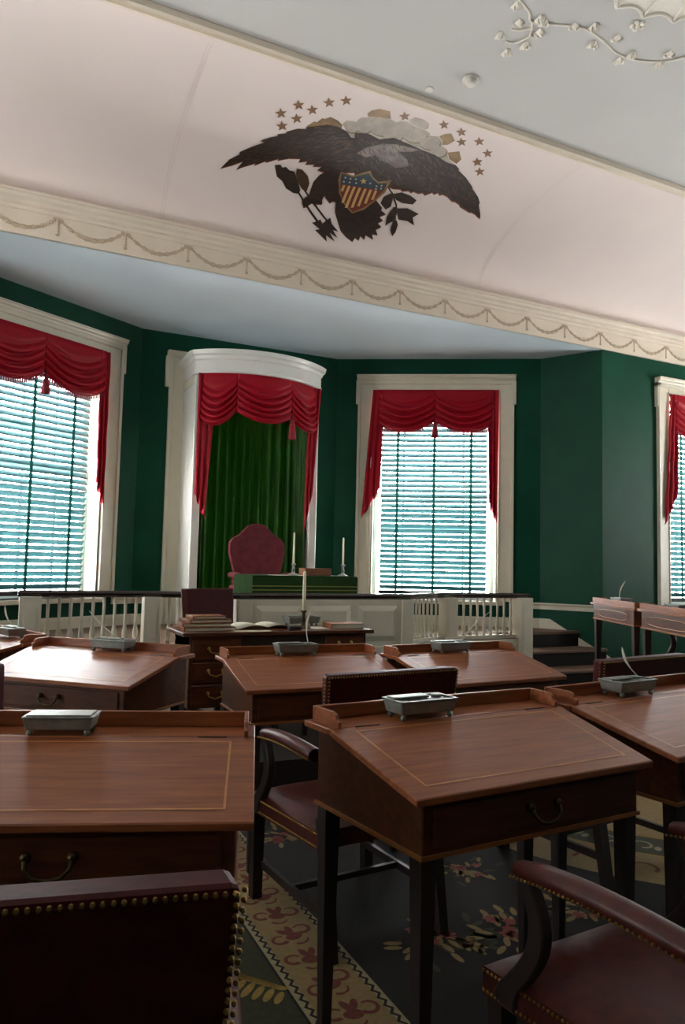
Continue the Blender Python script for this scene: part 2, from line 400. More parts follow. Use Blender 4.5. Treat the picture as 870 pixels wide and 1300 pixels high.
# ------------------------------------------------------------------ crimson window draperies
def drape_swag(mb, P, t0, t1, ztop, d0, dm, d1, nf=5, amp=.045, nu=36, nv=40, out=.03):
    """P(t) -> x, y, nx, ny ; swag hung between t0 and t1"""
    def fn(u, v):
        x, y, nx, ny = P(t0+(t1-t0)*u)
        base = d0+(d1-d0)*u; e = 1-(2*u-1)**2
        drop = base+(dm-(d0+d1)/2)*e
        ph = v*nf*2*pi+.5
        env = min(1, v*3)*(.35+.65*e)
        o = out+.045*e*sin(pi*min(1, v*1.0)*.55)*v+amp*env*((1-abs(sin(ph/2))**.7)*-1.8+.6)
        return (x+nx*o, y+ny*o, ztop-drop*(v*(1-e)+v**.6*e))
    mb.grid(fn, nu, nv)
def drape_tail(mb, P, ta, tb, tc_, td, ztop, la, lb, nf=2.5, amp=.018, out=.025, nu=28, nv=30):
    """from ta..tb at the top to tc_..td at the bottom, la/lb lengths of the two edges"""
    def fn(u, v):
        t = (ta+(tb-ta)*u)*(1-v)+(tc_+(td-tc_)*u)*v
        x, y, nx, ny = P(t)
        o = out+amp*sin(u*nf*2*pi)*(.4+.6*v)+.004*sin(v*23+u*5)
        L = la+(lb-la)*u
        return (x+nx*o, y+ny*o, ztop-v*L+.012*sin(u*nf*2*pi)*v)
    mb.grid(fn, nu, nv)
def tassel(mb, x, y, z, L=.17):
    mb.lathe([(.006, .02), (.006, -.04), (.026, -.045), (.028, -.065), (.018, -.08), (.03, -.1), (.044, -L), (.001, -L-.005)], (x, y, z), 10)
def curtain(key, label):
    x, y, r = WIN[key]; root = thing('window_curtain', label, 'curtain', (x, y, 0), r, 'crimson window draperies')
    P = lambda t: (t, -.03, 0, -1); zt = WZ1+.005; h = WW/2
    for a, b, d0, d1 in ((-h+.07, 0, .44, .39), (0, h-.07, .39, .44)):
        mb = MB(); drape_swag(mb, P, a, b, zt, d0, .53, d1, 5); mb.build('swag', 'red', root, smooth=True, solid=.004)
        fr = MB()
        for k in range(30):
            u = (k+.5)/30; e = 1-(2*u-1)**2; drop = d0+(d1-d0)*u+(.53-(d0+d1)/2)*e
            xx = a+(b-a)*u; yy = -.03-(.03+.045*e*sin(pi*.55)); fr.box(xx-.007, xx+.007, yy-.003, yy+.003, zt-drop-.035, zt-drop+.004)
        fr.build('fringe', 'fringe', root)
    mb = MB(); drape_tail(mb, P, -h+.14, -h, -h+.11, -h-.115, zt, 1.22, 1.60); mb.build('tail', 'red', root, smooth=True, solid=.004)
    mb = MB(); drape_tail(mb, P, h-.13, h, h-.11, h-.01, zt, 1.38, 1.64); mb.build('tail', 'red', root, smooth=True, solid=.004)
    mb = MB(); tassel(mb, 0, -.10, zt-.37, .23); mb.build('tassel', 'fringe', root, smooth=True)
    MB().tube([(-h, -.03, zt-.012), (h, -.03, zt-.012)], .012, 8).build('pole', 'wooddark', root)
curtain('left', 'crimson swagged drapery over the window on the shaded side of the dais')
curtain('right', 'crimson swagged drapery over the window between throne niche and bare green wall')
curtain('front', 'crimson swagged drapery over the window behind the two side desks')

# ------------------------------------------------------------------ rails and skirtings of the bay walls
n = 3
def strip(name, A, B, prof, z, m='cream', cuts=()):
    """mouldings along a wall from A to B, inside face; cuts = (u0,u1) stretches left out"""
    L = hypot(B[0]-A[0], B[1]-A[1]); an = atan2(B[1]-A[1], B[0]-A[0]); mb = MB(); u = 0
    for a, b in list(cuts)+[(L, L)]:
        if a-u > .01: mb.sweep(prof, [(u, 0, z, 0, -1), (a, 0, z, 0, -1)])
        u = b
    mb.xf(at((A[0], A[1], 0), an)); return struct(mb.build(name, m))
CH = [(0, -.075), (.012, -.075), (.014, -.03), (.03, -.018), (.045, -.012), (.045, 0), (0, 0)]
BS = [(0, 0), (.02, 0), (.02, .09), (.012, .115), (0, .115)]
cw = WW/2+.187
strip('trim_3', V1, V2, CH, 1.01, cuts=[(CU-cw, CU+cw)]); strip('trim_4', mir(V2), V0, CH, 1.01, cuts=[(B_LEN-CU-cw, B_LEN-CU+cw)])
strip('trim_5', V2, V3, CH, 1.01); strip('trim_6', mir(V3), mir(V2), CH, 1.01)
strip('trim_7', V0, V1, CH, 1.01, cuts=[(XC-V0[0]-.9, XC-V0[0]+.9)])
strip('trim_8', V3, (XR, YO), CH, 1.01, cuts=[(FW-V3[0]-cw, FW-V3[0]+cw)])
strip('baseboard_bay_right', V1, V2, BS, DAIS); strip('baseboard_bay_left', mir(V2), V0, BS, DAIS)
strip('baseboard_bay_centre', V0, V1, BS, DAIS, cuts=[(XC-V0[0]-.9, XC-V0[0]+.9)])
strip('baseboard_front_right', (V3[0]+.3, YO), (XR, YO), BS, TIER)
for nm, A, B in (('right', V2, V3), ('left', mir(V2), mir(V3))):
    L = hypot(B[0]-A[0], B[1]-A[1]); an = atan2(B[1]-A[1], B[0]-A[0]); s = -1 if nm == 'right' else 1
    poly = [(0, DAIS), (.10, DAIS), (L, .36), (L, .48), (.12, DAIS+.115), (0, DAIS+.115)]
    mb = MB().prism(poly, 0, s*.025, 'y').xf(at((A[0], A[1], 0), an)); struct(mb.build('baseboard_stair_'+nm, 'cream'))
struct(MB().prism([(V3[0], .36), (V3[0]+.3, TIER), (V3[0]+.3, TIER+.115), (V3[0], .48)], YO-.025, YO, 'y').build('baseboard_stair_foot', 'cream'))

# ------------------------------------------------------------------ dais, steps and the raised tier
DY, PY = 5.875, 5.57                        # line of the balustrades, line of the panelled front
PX0, PX1 = XC-.785, XC+.785
NX = 2.33; P1X = XC-1.40
fr = [(XC-NX, DY), (P1X, DY), (P1X+.16, DY-.04), (P1X+.34, DY-.13), (PX0-.1, PY+.06), (PX0, PY)]
front = fr+[mir(p) for p in reversed(fr)]
inw = lambda p, k=.004: p
dpoly = front+[(XC+NX, 6.45), (6.12, 6.45), V2, V1, V0, mir(V2), mir((6.12, 6.45)), (XC-NX, 6.45)]
fd_ = struct(MB().prism(dpoly, 0, DAIS-.03).build('floor_dais', 'riser')); MB().prism(dpoly, DAIS-.03, DAIS).build('floor_boards', 'tread', fd_)
for s in (0, 1):
    f = (lambda p: p) if s == 0 else mir
    for k, (ya, yb, z) in enumerate(((6.15, 6.448, .54), (5.85, 6.15, .37))):
        x0, x1 = XC+NX+.005, 6.10+.17*(6.45-ya)
        if ya < 6.2: x1 = 6.23
        xs = sorted((f((x0, 0))[0], f((x1, 0))[0]))
        st = srootE('floor_step', (0, 0, 0)); 
        MB().box(xs[0], xs[1], ya, yb, 0, z-.03).build('riser', 'riser', st)
        MB().box(xs[0], xs[1], ya-.025, yb, z-.03, z).build('tread', 'tread', st, bevel=.006)
tpoly = [(.8, DY-.01), (.8, 4.28), (3.4, 4.2), (4.05, 3.5), (4.25, 2.9), (9.7, 2.9), (9.7, YO-.03), (6.24, YO-.03), (6.24, 5.84), (XC+NX, 5.84), (XC+NX, DY-.01), (P1X+2.8, DY-.01), (PX1, PY-.01), (PX0, PY-.01), (P1X, DY-.01)]
struct(MB().prism(tpoly, 0.004, TIER).build('floor_tier', 'tier'))

# ------------------------------------------------------------------ balustrade of the dais
bal = thing('dais_balustrade', 'white balustrade with dark handrail and panelled front around the dais', 'balustrade')
ZR = 1.16
def path_normals(pts):
    out = []
    for i, p in enumerate(pts):
        a = pts[max(0, i-1)]; b = pts[min(len(pts)-1, i+1)]; dx, dy = b[0]-a[0], b[1]-a[1]; L = hypot(dx, dy)
        out.append((p[0], p[1], dy/L, -dx/L))
    return out
def inset(pts, d): return [(x-nx*d, y-ny*d) for x, y, nx, ny in path_normals(pts)]
cen = inset(front, .06)
rp = [(-.055, -.03), (-.055, -.012), (-.04, 0), (.04, 0), (.055, -.012), (.055, -.03), (.035, -.05), (-.035, -.05)]
ends = [(cen[0][0]-.05, cen[0][1])]+cen+[(cen[-1][0]+.05, cen[-1][1])]
MB().sweep(rp, [(x, y, ZR, nx, ny) for x, y, nx, ny in path_normals(ends)]).build('handrail', 'rail', bal, smooth=False, bevel=.006)
MB().sweep([(-.03, 0), (-.03, .035), (.03, .035), (.03, 0)], [(x, y, DAIS+.002, nx, ny) for x, y, nx, ny in path_normals(cen)]).build('bottom_rail', 'panelpaint', bal)
bprof = [(.017, 0), (.017, .03), (.011, .035), (.019, .06), (.021, .09), (.013, .14), (.010, .16), (.015, .17), (.0105, .185), (.0125, .30), (.011, .37), (.017, .385), (.017, ZR-.05-DAIS-.037)]
bm_ = MB().lathe(bprof, (0, 0, 0), 8).mesh('baluster'); bm_.materials.append(W['panelpaint'])
for p in bm_.polygons: p.use_smooth = True
def newel(x, y, w, z0):
    mb = MB().box(x-w, x+w, y-w, y+w, z0, ZR-.045).box(x-w-.015, x+w+.015, y-w-.015, y+w+.015, z0, z0+.05)
    mb.box(x-w+.03, x+w-.03, y-w-.004, y-w, z0+.1, ZR-.12)
    mb.build('newel', 'panelpaint', bal, bevel=.004)
newel(cen[0][0]+.035, DY+.03, .075, .20); newel(cen[-1][0]-.035, DY+.03, .075, .20)
for px in (P1X-.005, mir((P1X-.005, 0))[0]): newel(px, DY+.04, .065, DAIS-.02)
def balusters(pts, sp):
    # evenly along a polyline
    seg = [(hypot(b[0]-a[0], b[1]-a[1]), a, b) for a, b in zip(pts, pts[1:])]; T = sum(s[0] for s in seg); n = max(2, int(round(T/sp)))
    for k in range(n):
        d = T*(k+.5)/n
        for L, a, b in seg:
            if d <= L: x = a[0]+(b[0]-a[0])*d/L; y = a[1]+(b[1]-a[1])*d/L; break
            d -= L
        o = bpy.data.objects.new('baluster', bm_); COL.objects.link(o); o.parent = bal; o.location = (x, y, DAIS+.037)
for s in (0, 1):
    f = (lambda p: p) if s == 0 else mir
    balusters([f(p) for p in ((cen[0][0]+.12, DY+.06), (P1X-.08, DY+.06))], .083)
    side = [cen[2], cen[3], cen[4]]; balusters([f(p) for p in ((P1X+.10, DY+.045), cen[2], cen[3], cen[4])], .075)
pan = MB().box(PX0-.02, PX1+.02, PY, PY+.10, TIER, ZR-.05).box(PX0-.03, PX1+.03, PY-.012, PY+.1, TIER, TIER+.10).box(PX0-.03, PX1+.03, PY-.012, PY+.1, DAIS-.06, DAIS).build('front_panel', 'panelpaint', bal, bevel=.003)
for sx in (-1, 1):
    MB().box(XC+sx*.745-.055, XC+sx*.745+.055, PY-.022, PY, DAIS, ZR-.05).build('pilaster', 'panelpaint', bal, bevel=.003)
for i in (-1, 0, 1):
    x = XC+i*.455; w = .195; z0, z1 = DAIS+.045, ZR-.10
    v = [(x-w, PY, z0), (x+w, PY, z0), (x+w, PY, z1), (x-w, PY, z1), (x-w+.045, PY-.014, z0+.045), (x+w-.045, PY-.014, z0+.045), (x+w-.045, PY-.014, z1-.045), (x-w+.045, PY-.014, z1-.045)]
    MB().add(v, [(0,1,5,4),(1,2,6,5),(2,3,7,6),(3,0,4,7),(4,5,6,7)]).build('raised_panel', 'panelpaint', pan)
# solid base below the balusters
MB().sweep([(0, 0), (.004, 0), (.004, DAIS-TIER-.004), (0, DAIS-TIER-.004)], [(x, y, TIER+.002, nx, ny) for x, y, nx, ny in path_normals(front)]).build('base_board', 'panelpaint', bal)

# ------------------------------------------------------------------ throne niche
nic = srootE('door_1', (XC, V0[1], 0), 0)
h = .958
mb = MB()
for s in (-1, 1):
    a = lambda x0, x1, y, z0, z1: mb.box(min(s*x0, s*x1), max(s*x0, s*x1), y, 0, z0, z1)
    a(.70, .885, -.03, DAIS, 3.70); a(.85, .89, -.05, DAIS, 3.70); a(.885, .935, -.045, 3.35, 3.70)
mb.box(-.70, .70, -.03, 0, 3.36, 3.70); mb.build('casing', 'cream', nic, bevel=.004)
MB().sweep([(0, 0), (.055, 0), (.06, .018), (.085, .035), (.095, .055), (0, .06)], [(-.92, 0, 3.70, 0, -1), (.92, 0, 3.70, 0, -1)]).build('cap_moulding', 'cream', nic)
PRJ = -.56                                    # cheeks stand out from the wall
for s in (-1, 1):
    x0, x1 = sorted((s*.625, s*.72))
    c = MB().box(x0, x1, PRJ, -.001, DAIS, 3.40).build('cheek', 'white', nic, bevel=.01)
    MB().box(min(s*.72, s*.735), max(s*.72, s*.735), PRJ+.06, -.06, 3.30, 3.40).build('cheek_moulding', 'cream', nic, bevel=.004)
def bow(t, d=.30, hw=.72):
    """t -1..1 across the canopy: local x, y and outward normal"""
    Rr = (hw*hw+d*d)/(2*d); A = math.asin(hw/Rr); an = A*t
    return (Rr*sin(an), PRJ+(Rr-d)-Rr*cos(an), sin(an), -cos(an))
pth = [(-.72, -.02, 3.40, -1, 0), (-.72, PRJ+.02, 3.40, -1, 0)]
pth += [(bow(t/16)[0], bow(t/16)[1], 3.40, bow(t/16)[2], bow(t/16)[3]) for t in range(-16, 17)]
pth += [(.72, PRJ+.02, 3.40, 1, 0), (.72, -.02, 3.40, 1, 0)]
MB().sweep([(-.06, 0), (.02, 0), (.024, .02), (.012, .03), (.012, .135), (.03, .15), (.04, .18), (.065, .195), (.075, .225), (.075, .238), (-.06, .24)], pth).build('canopy', 'white', nic, smooth=False)
roof = [(p[0], p[1]) for p in pth]
MB().prism(roof, 3.62, 3.635).build('canopy_roof', 'white', nic)
# green curtain in the niche
gc = thing('throne_curtain', 'long green pleated curtain filling the throne niche behind the plum chair', 'curtain', (XC, V0[1], 0))
gpath = [(-.605, -.52), (-.60, -.22), (-.55, -.15), (.55, -.15), (.60, -.22), (.605, -.52)]
def gfn(u, v):
    seg = [hypot(q[0]-p[0], q[1]-p[1]) for p, q in zip(gpath, gpath[1:])]; d = u*sum(seg)
    for L, p, q in zip(seg, gpath, gpath[1:]):
        if d <= L+1e-9: break
        d -= L
    t = d/L; nx, ny = (q[1]-p[1])/L, -(q[0]-p[0])/L
    w = u*1.95/1.24; a = .03+.014*v; k = a*sin(w*2*pi*11+1.2*sin(w*9))+.008*sin(w*41+v*2)+.006*sin(v*5+w*12)
    if abs(u-.5) > .30: k = k*.35+.008
    return (p[0]+(q[0]-p[0])*t+nx*k, p[1]+(q[1]-p[1])*t+ny*k, 3.38-(3.38-DAIS-.02)*v)
MB().grid(gfn, 260, 16).build('pleated_panel', 'greencurtain', gc, smooth=True, solid=.003)
MB().tube([(-.60, -.15, 3.385), (.60, -.15, 3.385)], .012, 8).build('curtain_rod', 'oldbrass', gc)
# crimson drapery round the canopy
td = thing('throne_drapery', 'crimson swagged drapery under the curved white canopy of the throne niche', 'curtain', (XC, V0[1], 0))
Pb = lambda t: (bow(t)[0]*.985, bow(t)[1]+.025, bow(t)[2], bow(t)[3])
for a, b, d0, dm, d1 in ((-.95, -.42, .46, .57, .41), (-.42, .36, .41, .52, .43), (.36, .97, .43, .54, .46)):
    mb = MB(); drape_swag(mb, Pb, a, b, 3.405, d0, dm, d1, 6, .036, 30, 70, .005); mb.build('swag', 'red', td, smooth=True, solid=.004)
mb = MB(); tassel(mb, Pb(.36)[0], Pb(.36)[1]-.06, 3.405-.40, .26); mb.build('tassel', 'fringe', td, smooth=True)
Pl = lambda t: (-.66, PRJ-.02+.35*(t), -.3, -.95)
mb = MB(); drape_tail(mb, lambda t: (t, PRJ-.025, 0, -1), -.50, -.70, -.585, -.70, 3.405, 1.55, 1.30, 2.5, .016); mb.build('tail', 'red', td, smooth=True, solid=.004)
mb = MB(); drape_tail(mb, lambda t: (t, PRJ-.025, 0, -1), .57, .715, .54, .64, 3.405, 1.66, 1.20, 2.5, .016); mb.build('tail', 'red', td, smooth=True, solid=.004)

# ================================================================== senators' desks
def make_desk(label, cx, cy, deg, wedge=.08, z=0, sx=1, group='slant-top mahogany desks', zb=.66):
    root = thing('writing_desk', label, 'desk', (cx, cy, z or .007), R(deg), group); root.scale = (sx, 1, 1)
    def B(mb, name, m, par=root, **k):
        mb.v = [(x*(1+wedge*y/.55), y, zz) for x, y, zz in mb.v]
        return mb.build(name, m, par, **k)
    prof = [(.03, zb), (.54, zb), (.54, .892), (.405, .892), (.03, .80)]
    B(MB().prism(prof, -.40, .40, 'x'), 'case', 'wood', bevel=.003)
    # lid and flat strip
    sl = (.912-.82)/.405
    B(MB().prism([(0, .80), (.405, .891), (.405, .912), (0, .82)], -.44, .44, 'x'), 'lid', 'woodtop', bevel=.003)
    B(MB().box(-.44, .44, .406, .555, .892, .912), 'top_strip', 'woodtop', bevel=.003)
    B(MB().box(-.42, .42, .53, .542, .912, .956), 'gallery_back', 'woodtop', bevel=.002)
    for s in (-1, 1):
        x0, x1 = sorted((s*.408, s*.42))
        B(MB().prism([(.395, .912), (.53, .912), (.53, .956), (.43, .956), (.415, .95), (.408, .935), (.395, .93)], x0, x1, 'x'), 'gallery_side', 'woodtop', bevel=.002)
    # string inlay on the lid
    il = MB(); zz = lambda y: .82+sl*y
    def bar(x0, x1, y0, y1):
        il.add([(x0, y0, zz(y0)+.0012), (x1, y0, zz(y0)+.0012), (x1, y1, zz(y1)+.0012), (x0, y1, zz(y1)+.0012)], [(0, 1, 2, 3)])
    bar(-.375, .375, .05, .056); bar(-.375, .375, .372, .378); bar(-.375, -.369, .056, .372); bar(.369, .375, .056, .372)
    B(il, 'string_inlay', 'inlay')
    B(MB().box(-.36, -.28, .400, .4035, .9105, .9135).box(.28, .36, .400, .4035, .9105, .9135), 'hinge', 'pewterdark')
    # drawer with bail handle
    dr = B(MB().box(-.37, .37, .022, .03, .685 if zb < .7 else zb+.005, .785 if zb < .7 else .795), 'drawer', 'wood', bevel=.003)
    hd = MB()
    for s in (-1, 1): hd.lathe([(.012, 0), (.014, .004), (.008, .01), (.007, .02)], (0, 0, 0), 8)
    hd = MB()
    for s in (-1, 1): hd.ball((s*.05, .012, .745), .013, 8, 4)
    hd.tube([(-.05, .006, .745), (-.048, -.002, .725), (-.03, -.006, .708), (0, -.007, .702), (.03, -.006, .708), (.048, -.002, .725), (.05, .006, .745)], .0055, 6)
    if zb < .7: B(hd, 'bail_handle', 'oldbrass', dr, smooth=True)
    bd = MB()
    for q in ((-.406, .406, .024, .03), (-.406, .406, .54, .546), (-.406, -.40, .03, .54), (.40, .406, .03, .54)): bd.box(*q, zb-.003, zb+.008)
    B(bd, 'bead', 'bead')
    # string panel on the back
    ov = MB(); pts = []
    for k in range(33):
        a = 2*pi*k/32; c, s_ = cos(a), sin(a); pts.append((.29*max(-1, min(1, c*1.15)), .5435, .5*(zb+.892)+.27*(.892-zb)*max(-1, min(1, s_*1.15))))
    ov.tube(pts, .0025, 4, False); B(ov, 'back_inlay', 'inlay')
    for x in (-.375, .375):
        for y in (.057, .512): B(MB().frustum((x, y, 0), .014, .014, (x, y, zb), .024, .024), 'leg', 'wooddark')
    return root
D = {}
D['near'] = make_desk('slant-top desk with drawer pull, empty inkstand, armchair with rust leather seat drawn up', 1.408, 1.605, 4, .085)
D['left'] = make_desk('slant-top desk faced by the dark leather chair back edged with brass nails', .135, 1.727, -20, -.03)
D['right'] = make_desk('slant-top desk whose inkstand holds a white quill, before the low red chair back', 2.389, 1.688, 7, .05)
D['mid'] = make_desk('slant-top desk right in front of the clerk table with candle', 1.477, 3.165, -2, .03, sx=.97)
D['lm'] = make_desk('angled slant-top desk with a leaning quill in front of the dais newel', .254, 3.737, -43, .07)
D['rm'] = make_desk('slant-top desk before the stair-side balustrade with a long slanting quill', 2.43, 3.07, 4.5, .03, sx=.97)
D['fl'] = make_desk('slant-top desk at the end of its row beside the shaded bay window', -.367, 4.813, -70, .07)
# two desks on the raised tier by the wall, backs to the room
rd = Vector((-sin(R(65.2)), cos(R(65.2)))); ux = Vector((cos(R(65.2)), sin(R(65.2))))
for i, (px, py, lb, ow) in enumerate(((5.06, 5.20, 'desk with inlaid back nearest the bay corner, carrying an upright quill', 1.06), (4.62, 4.245, 'desk with inlaid back standing beside the front window on the raised tier', 1.06))):
    c = Vector((px, py))-ux*(.48*ow)-rd*.555
    D['t%d' % i] = make_desk(lb, c.x, c.y, 65.2, .07, TIER, ow, 'inlaid desks on the tier', zb=.765)
def on_desk(k, lx, ly, z):
    d = D[k]; c = Matrix.Rotation(d.rotation_euler.z, 4, 'Z') @ Vector((lx*d.scale.x, ly, 0)); return (d.location.x+c.x, d.location.y+c.y, d.location.z+z)

# ------------------------------------------------------------------ inkstands and quills
def make_inkstand(label, loc, rot, lid=False):
    root = thing('inkstand', label, 'inkstand', loc, rot, 'pewter inkstands')
    b = MB(); w, d = .122, .06
    b.frustum((0, 0, .02), w-.008, d-.008, (0, 0, .062), w, d)
    b.build('body', 'pewter', root, bevel=.004)
    r = MB().box(-w-.003, w+.003, -d-.003, -d+.008, .062, .068).box(-w-.003, w+.003, d-.008, d+.003, .062, .068).box(-w-.003, -w+.008, -d, d, .062, .068).box(w-.008, w+.003, -d, d, .062, .068)
    r.build('rim', 'pewter', root, bevel=.001)
    for x in (-.035, .035): MB().box(x-.028, x+.028, -d+.014, -.006, .062, .0635).build('well', 'pewterdark', root)
    MB().box(-w+.01, w-.01 if lid else .04, .0 if not lid else -d+.01, d-.01, .064, .073).build('lid', 'pewter', root, bevel=.002)
    MB().lathe([(.02, 0), (.022, .006), (.012, .008)], (.085, .02, .064), 10).build('ink_pot', 'pewter', root, smooth=True)
    for x in (-.1, .1):
        for y in (-.042, .042): MB().lathe([(.006, 0), (.011, .005), (.011, .012), (.007, .022)], (x, y, 0), 8).build('foot', 'pewter', root, smooth=True)
    return root
def quill(label, p, lean, L=.24):
    """feather pen stuck in a stand at p; lean = horizontal tip offset"""
    o = thing('quill_pen', label, 'quill', p, 0, 'white quill pens')
    tip = Vector((lean[0], lean[1], sqrt(max(.001, L*L-lean[0]**2-lean[1]**2)))); side = Vector((tip.y, -tip.x, 0))
    side = Vector((cos(YAW), -sin(YAW), 0)) if side.length < .01 else side.normalized()
    nrm = Vector((cos(YAW), -sin(YAW), 0))
    pts = [tip*t+nrm*(-.018*sin(pi*t)) for t in [i/10 for i in range(11)]]
    MB().tube(pts, [.0025]*6+[.002, .0017, .0014, .001, .0006], 6).build('shaft', 'quill', o, smooth=True)
    vane = MB(); wd = [0, 0, 0, .002, .0045, .006, .0068, .0068, .006, .004, .001]
    a = [pts[i]+nrm*wd[i] for i in range(3, 11)]; b = [pts[i]-nrm*wd[i]*.7 for i in range(3, 11)]
    m_ = len(a); th = Vector((sin(YAW), cos(YAW), 0))*.0008
    vv = [p_-th for p_ in a]+[p_-th for p_ in b]+[p_+th for p_ in a]+[p_+th for p_ in b]
    fs = []
    for i in range(m_-1):
        fs += [(i, i+1, m_+i+1, m_+i), (2*m_+i, 3*m_+i, 3*m_+i+1, 2*m_+i+1), (i, 2*m_+i, 2*m_+i+1, i+1), (m_+i, m_+i+1, 3*m_+i+1, 3*m_+i)]
    vane.add(vv, fs).build('vane', 'quill', o, smooth=True)
    return o
INK = {'near': (-.11, 'open pewter inkstand without quill on the desk with the drawer pull'), 'left': (-.105, 'pewter inkstand with closed lid, no quill, on the desk facing the dark leather chair'),
       'right': (-.055, 'pewter inkstand with a white quill before the low red chair back'), 'mid': (-.03, 'pewter inkstand on the desk in front of the clerk table'),
       'lm': (.03, 'pewter inkstand with a leaning quill before the dais balusters'), 'rm': (-.015, 'pewter inkstand on the desk before the stair-side balustrade'),
       'fl': (.11, 'pewter inkstand on the end desk beside the shaded bay window'), 't0': (.0, 'pewter inkstand on the tier desk nearest the bay corner'), 't1': (.0, 'pewter inkstand on the tier desk beside the front window')}
for k, (lx, lb) in INK.items():
    loc = on_desk(k, lx, .452 if k in ('near', 'left') else .46, .912); i_ = make_inkstand(lb, loc, D[k].rotation_euler.z, k == 'left'); q_ = .76 if k == 'left' else .9; i_.scale = (q_, q_, q_)
Rh = Vector((cos(YAW), -sin(YAW), 0)); Fh = Vector((sin(YAW), cos(YAW), 0))
def ql(k, lx, lean_r, lean_f, L, lb):
    p = on_desk(k, INK[k][0]+lx, .475, .964); v = Rh*lean_r+Fh*lean_f; quill(lb, p, (v.x, v.y), L)
ql('right', .10, -.066, .02, .14, 'white quill standing in the inkstand before the low red chair back')
ql('mid', .08, .01, .03, .20, 'thin upright quill rising from the desk in front of the clerk table')
ql('lm', .05, -.195, .02, .25, 'white quill leaning low over the desk before the dais newel')
ql('rm', .09, .18, .03, .26, 'long slanting quill in front of the stair-side balusters')
ql('fl', .03, -.08, .03, .16, 'short quill on the end desk beside the shaded bay window')
ql('t0', .0, .05, .0, .165, 'curved quill on the tier desk against the green wall')

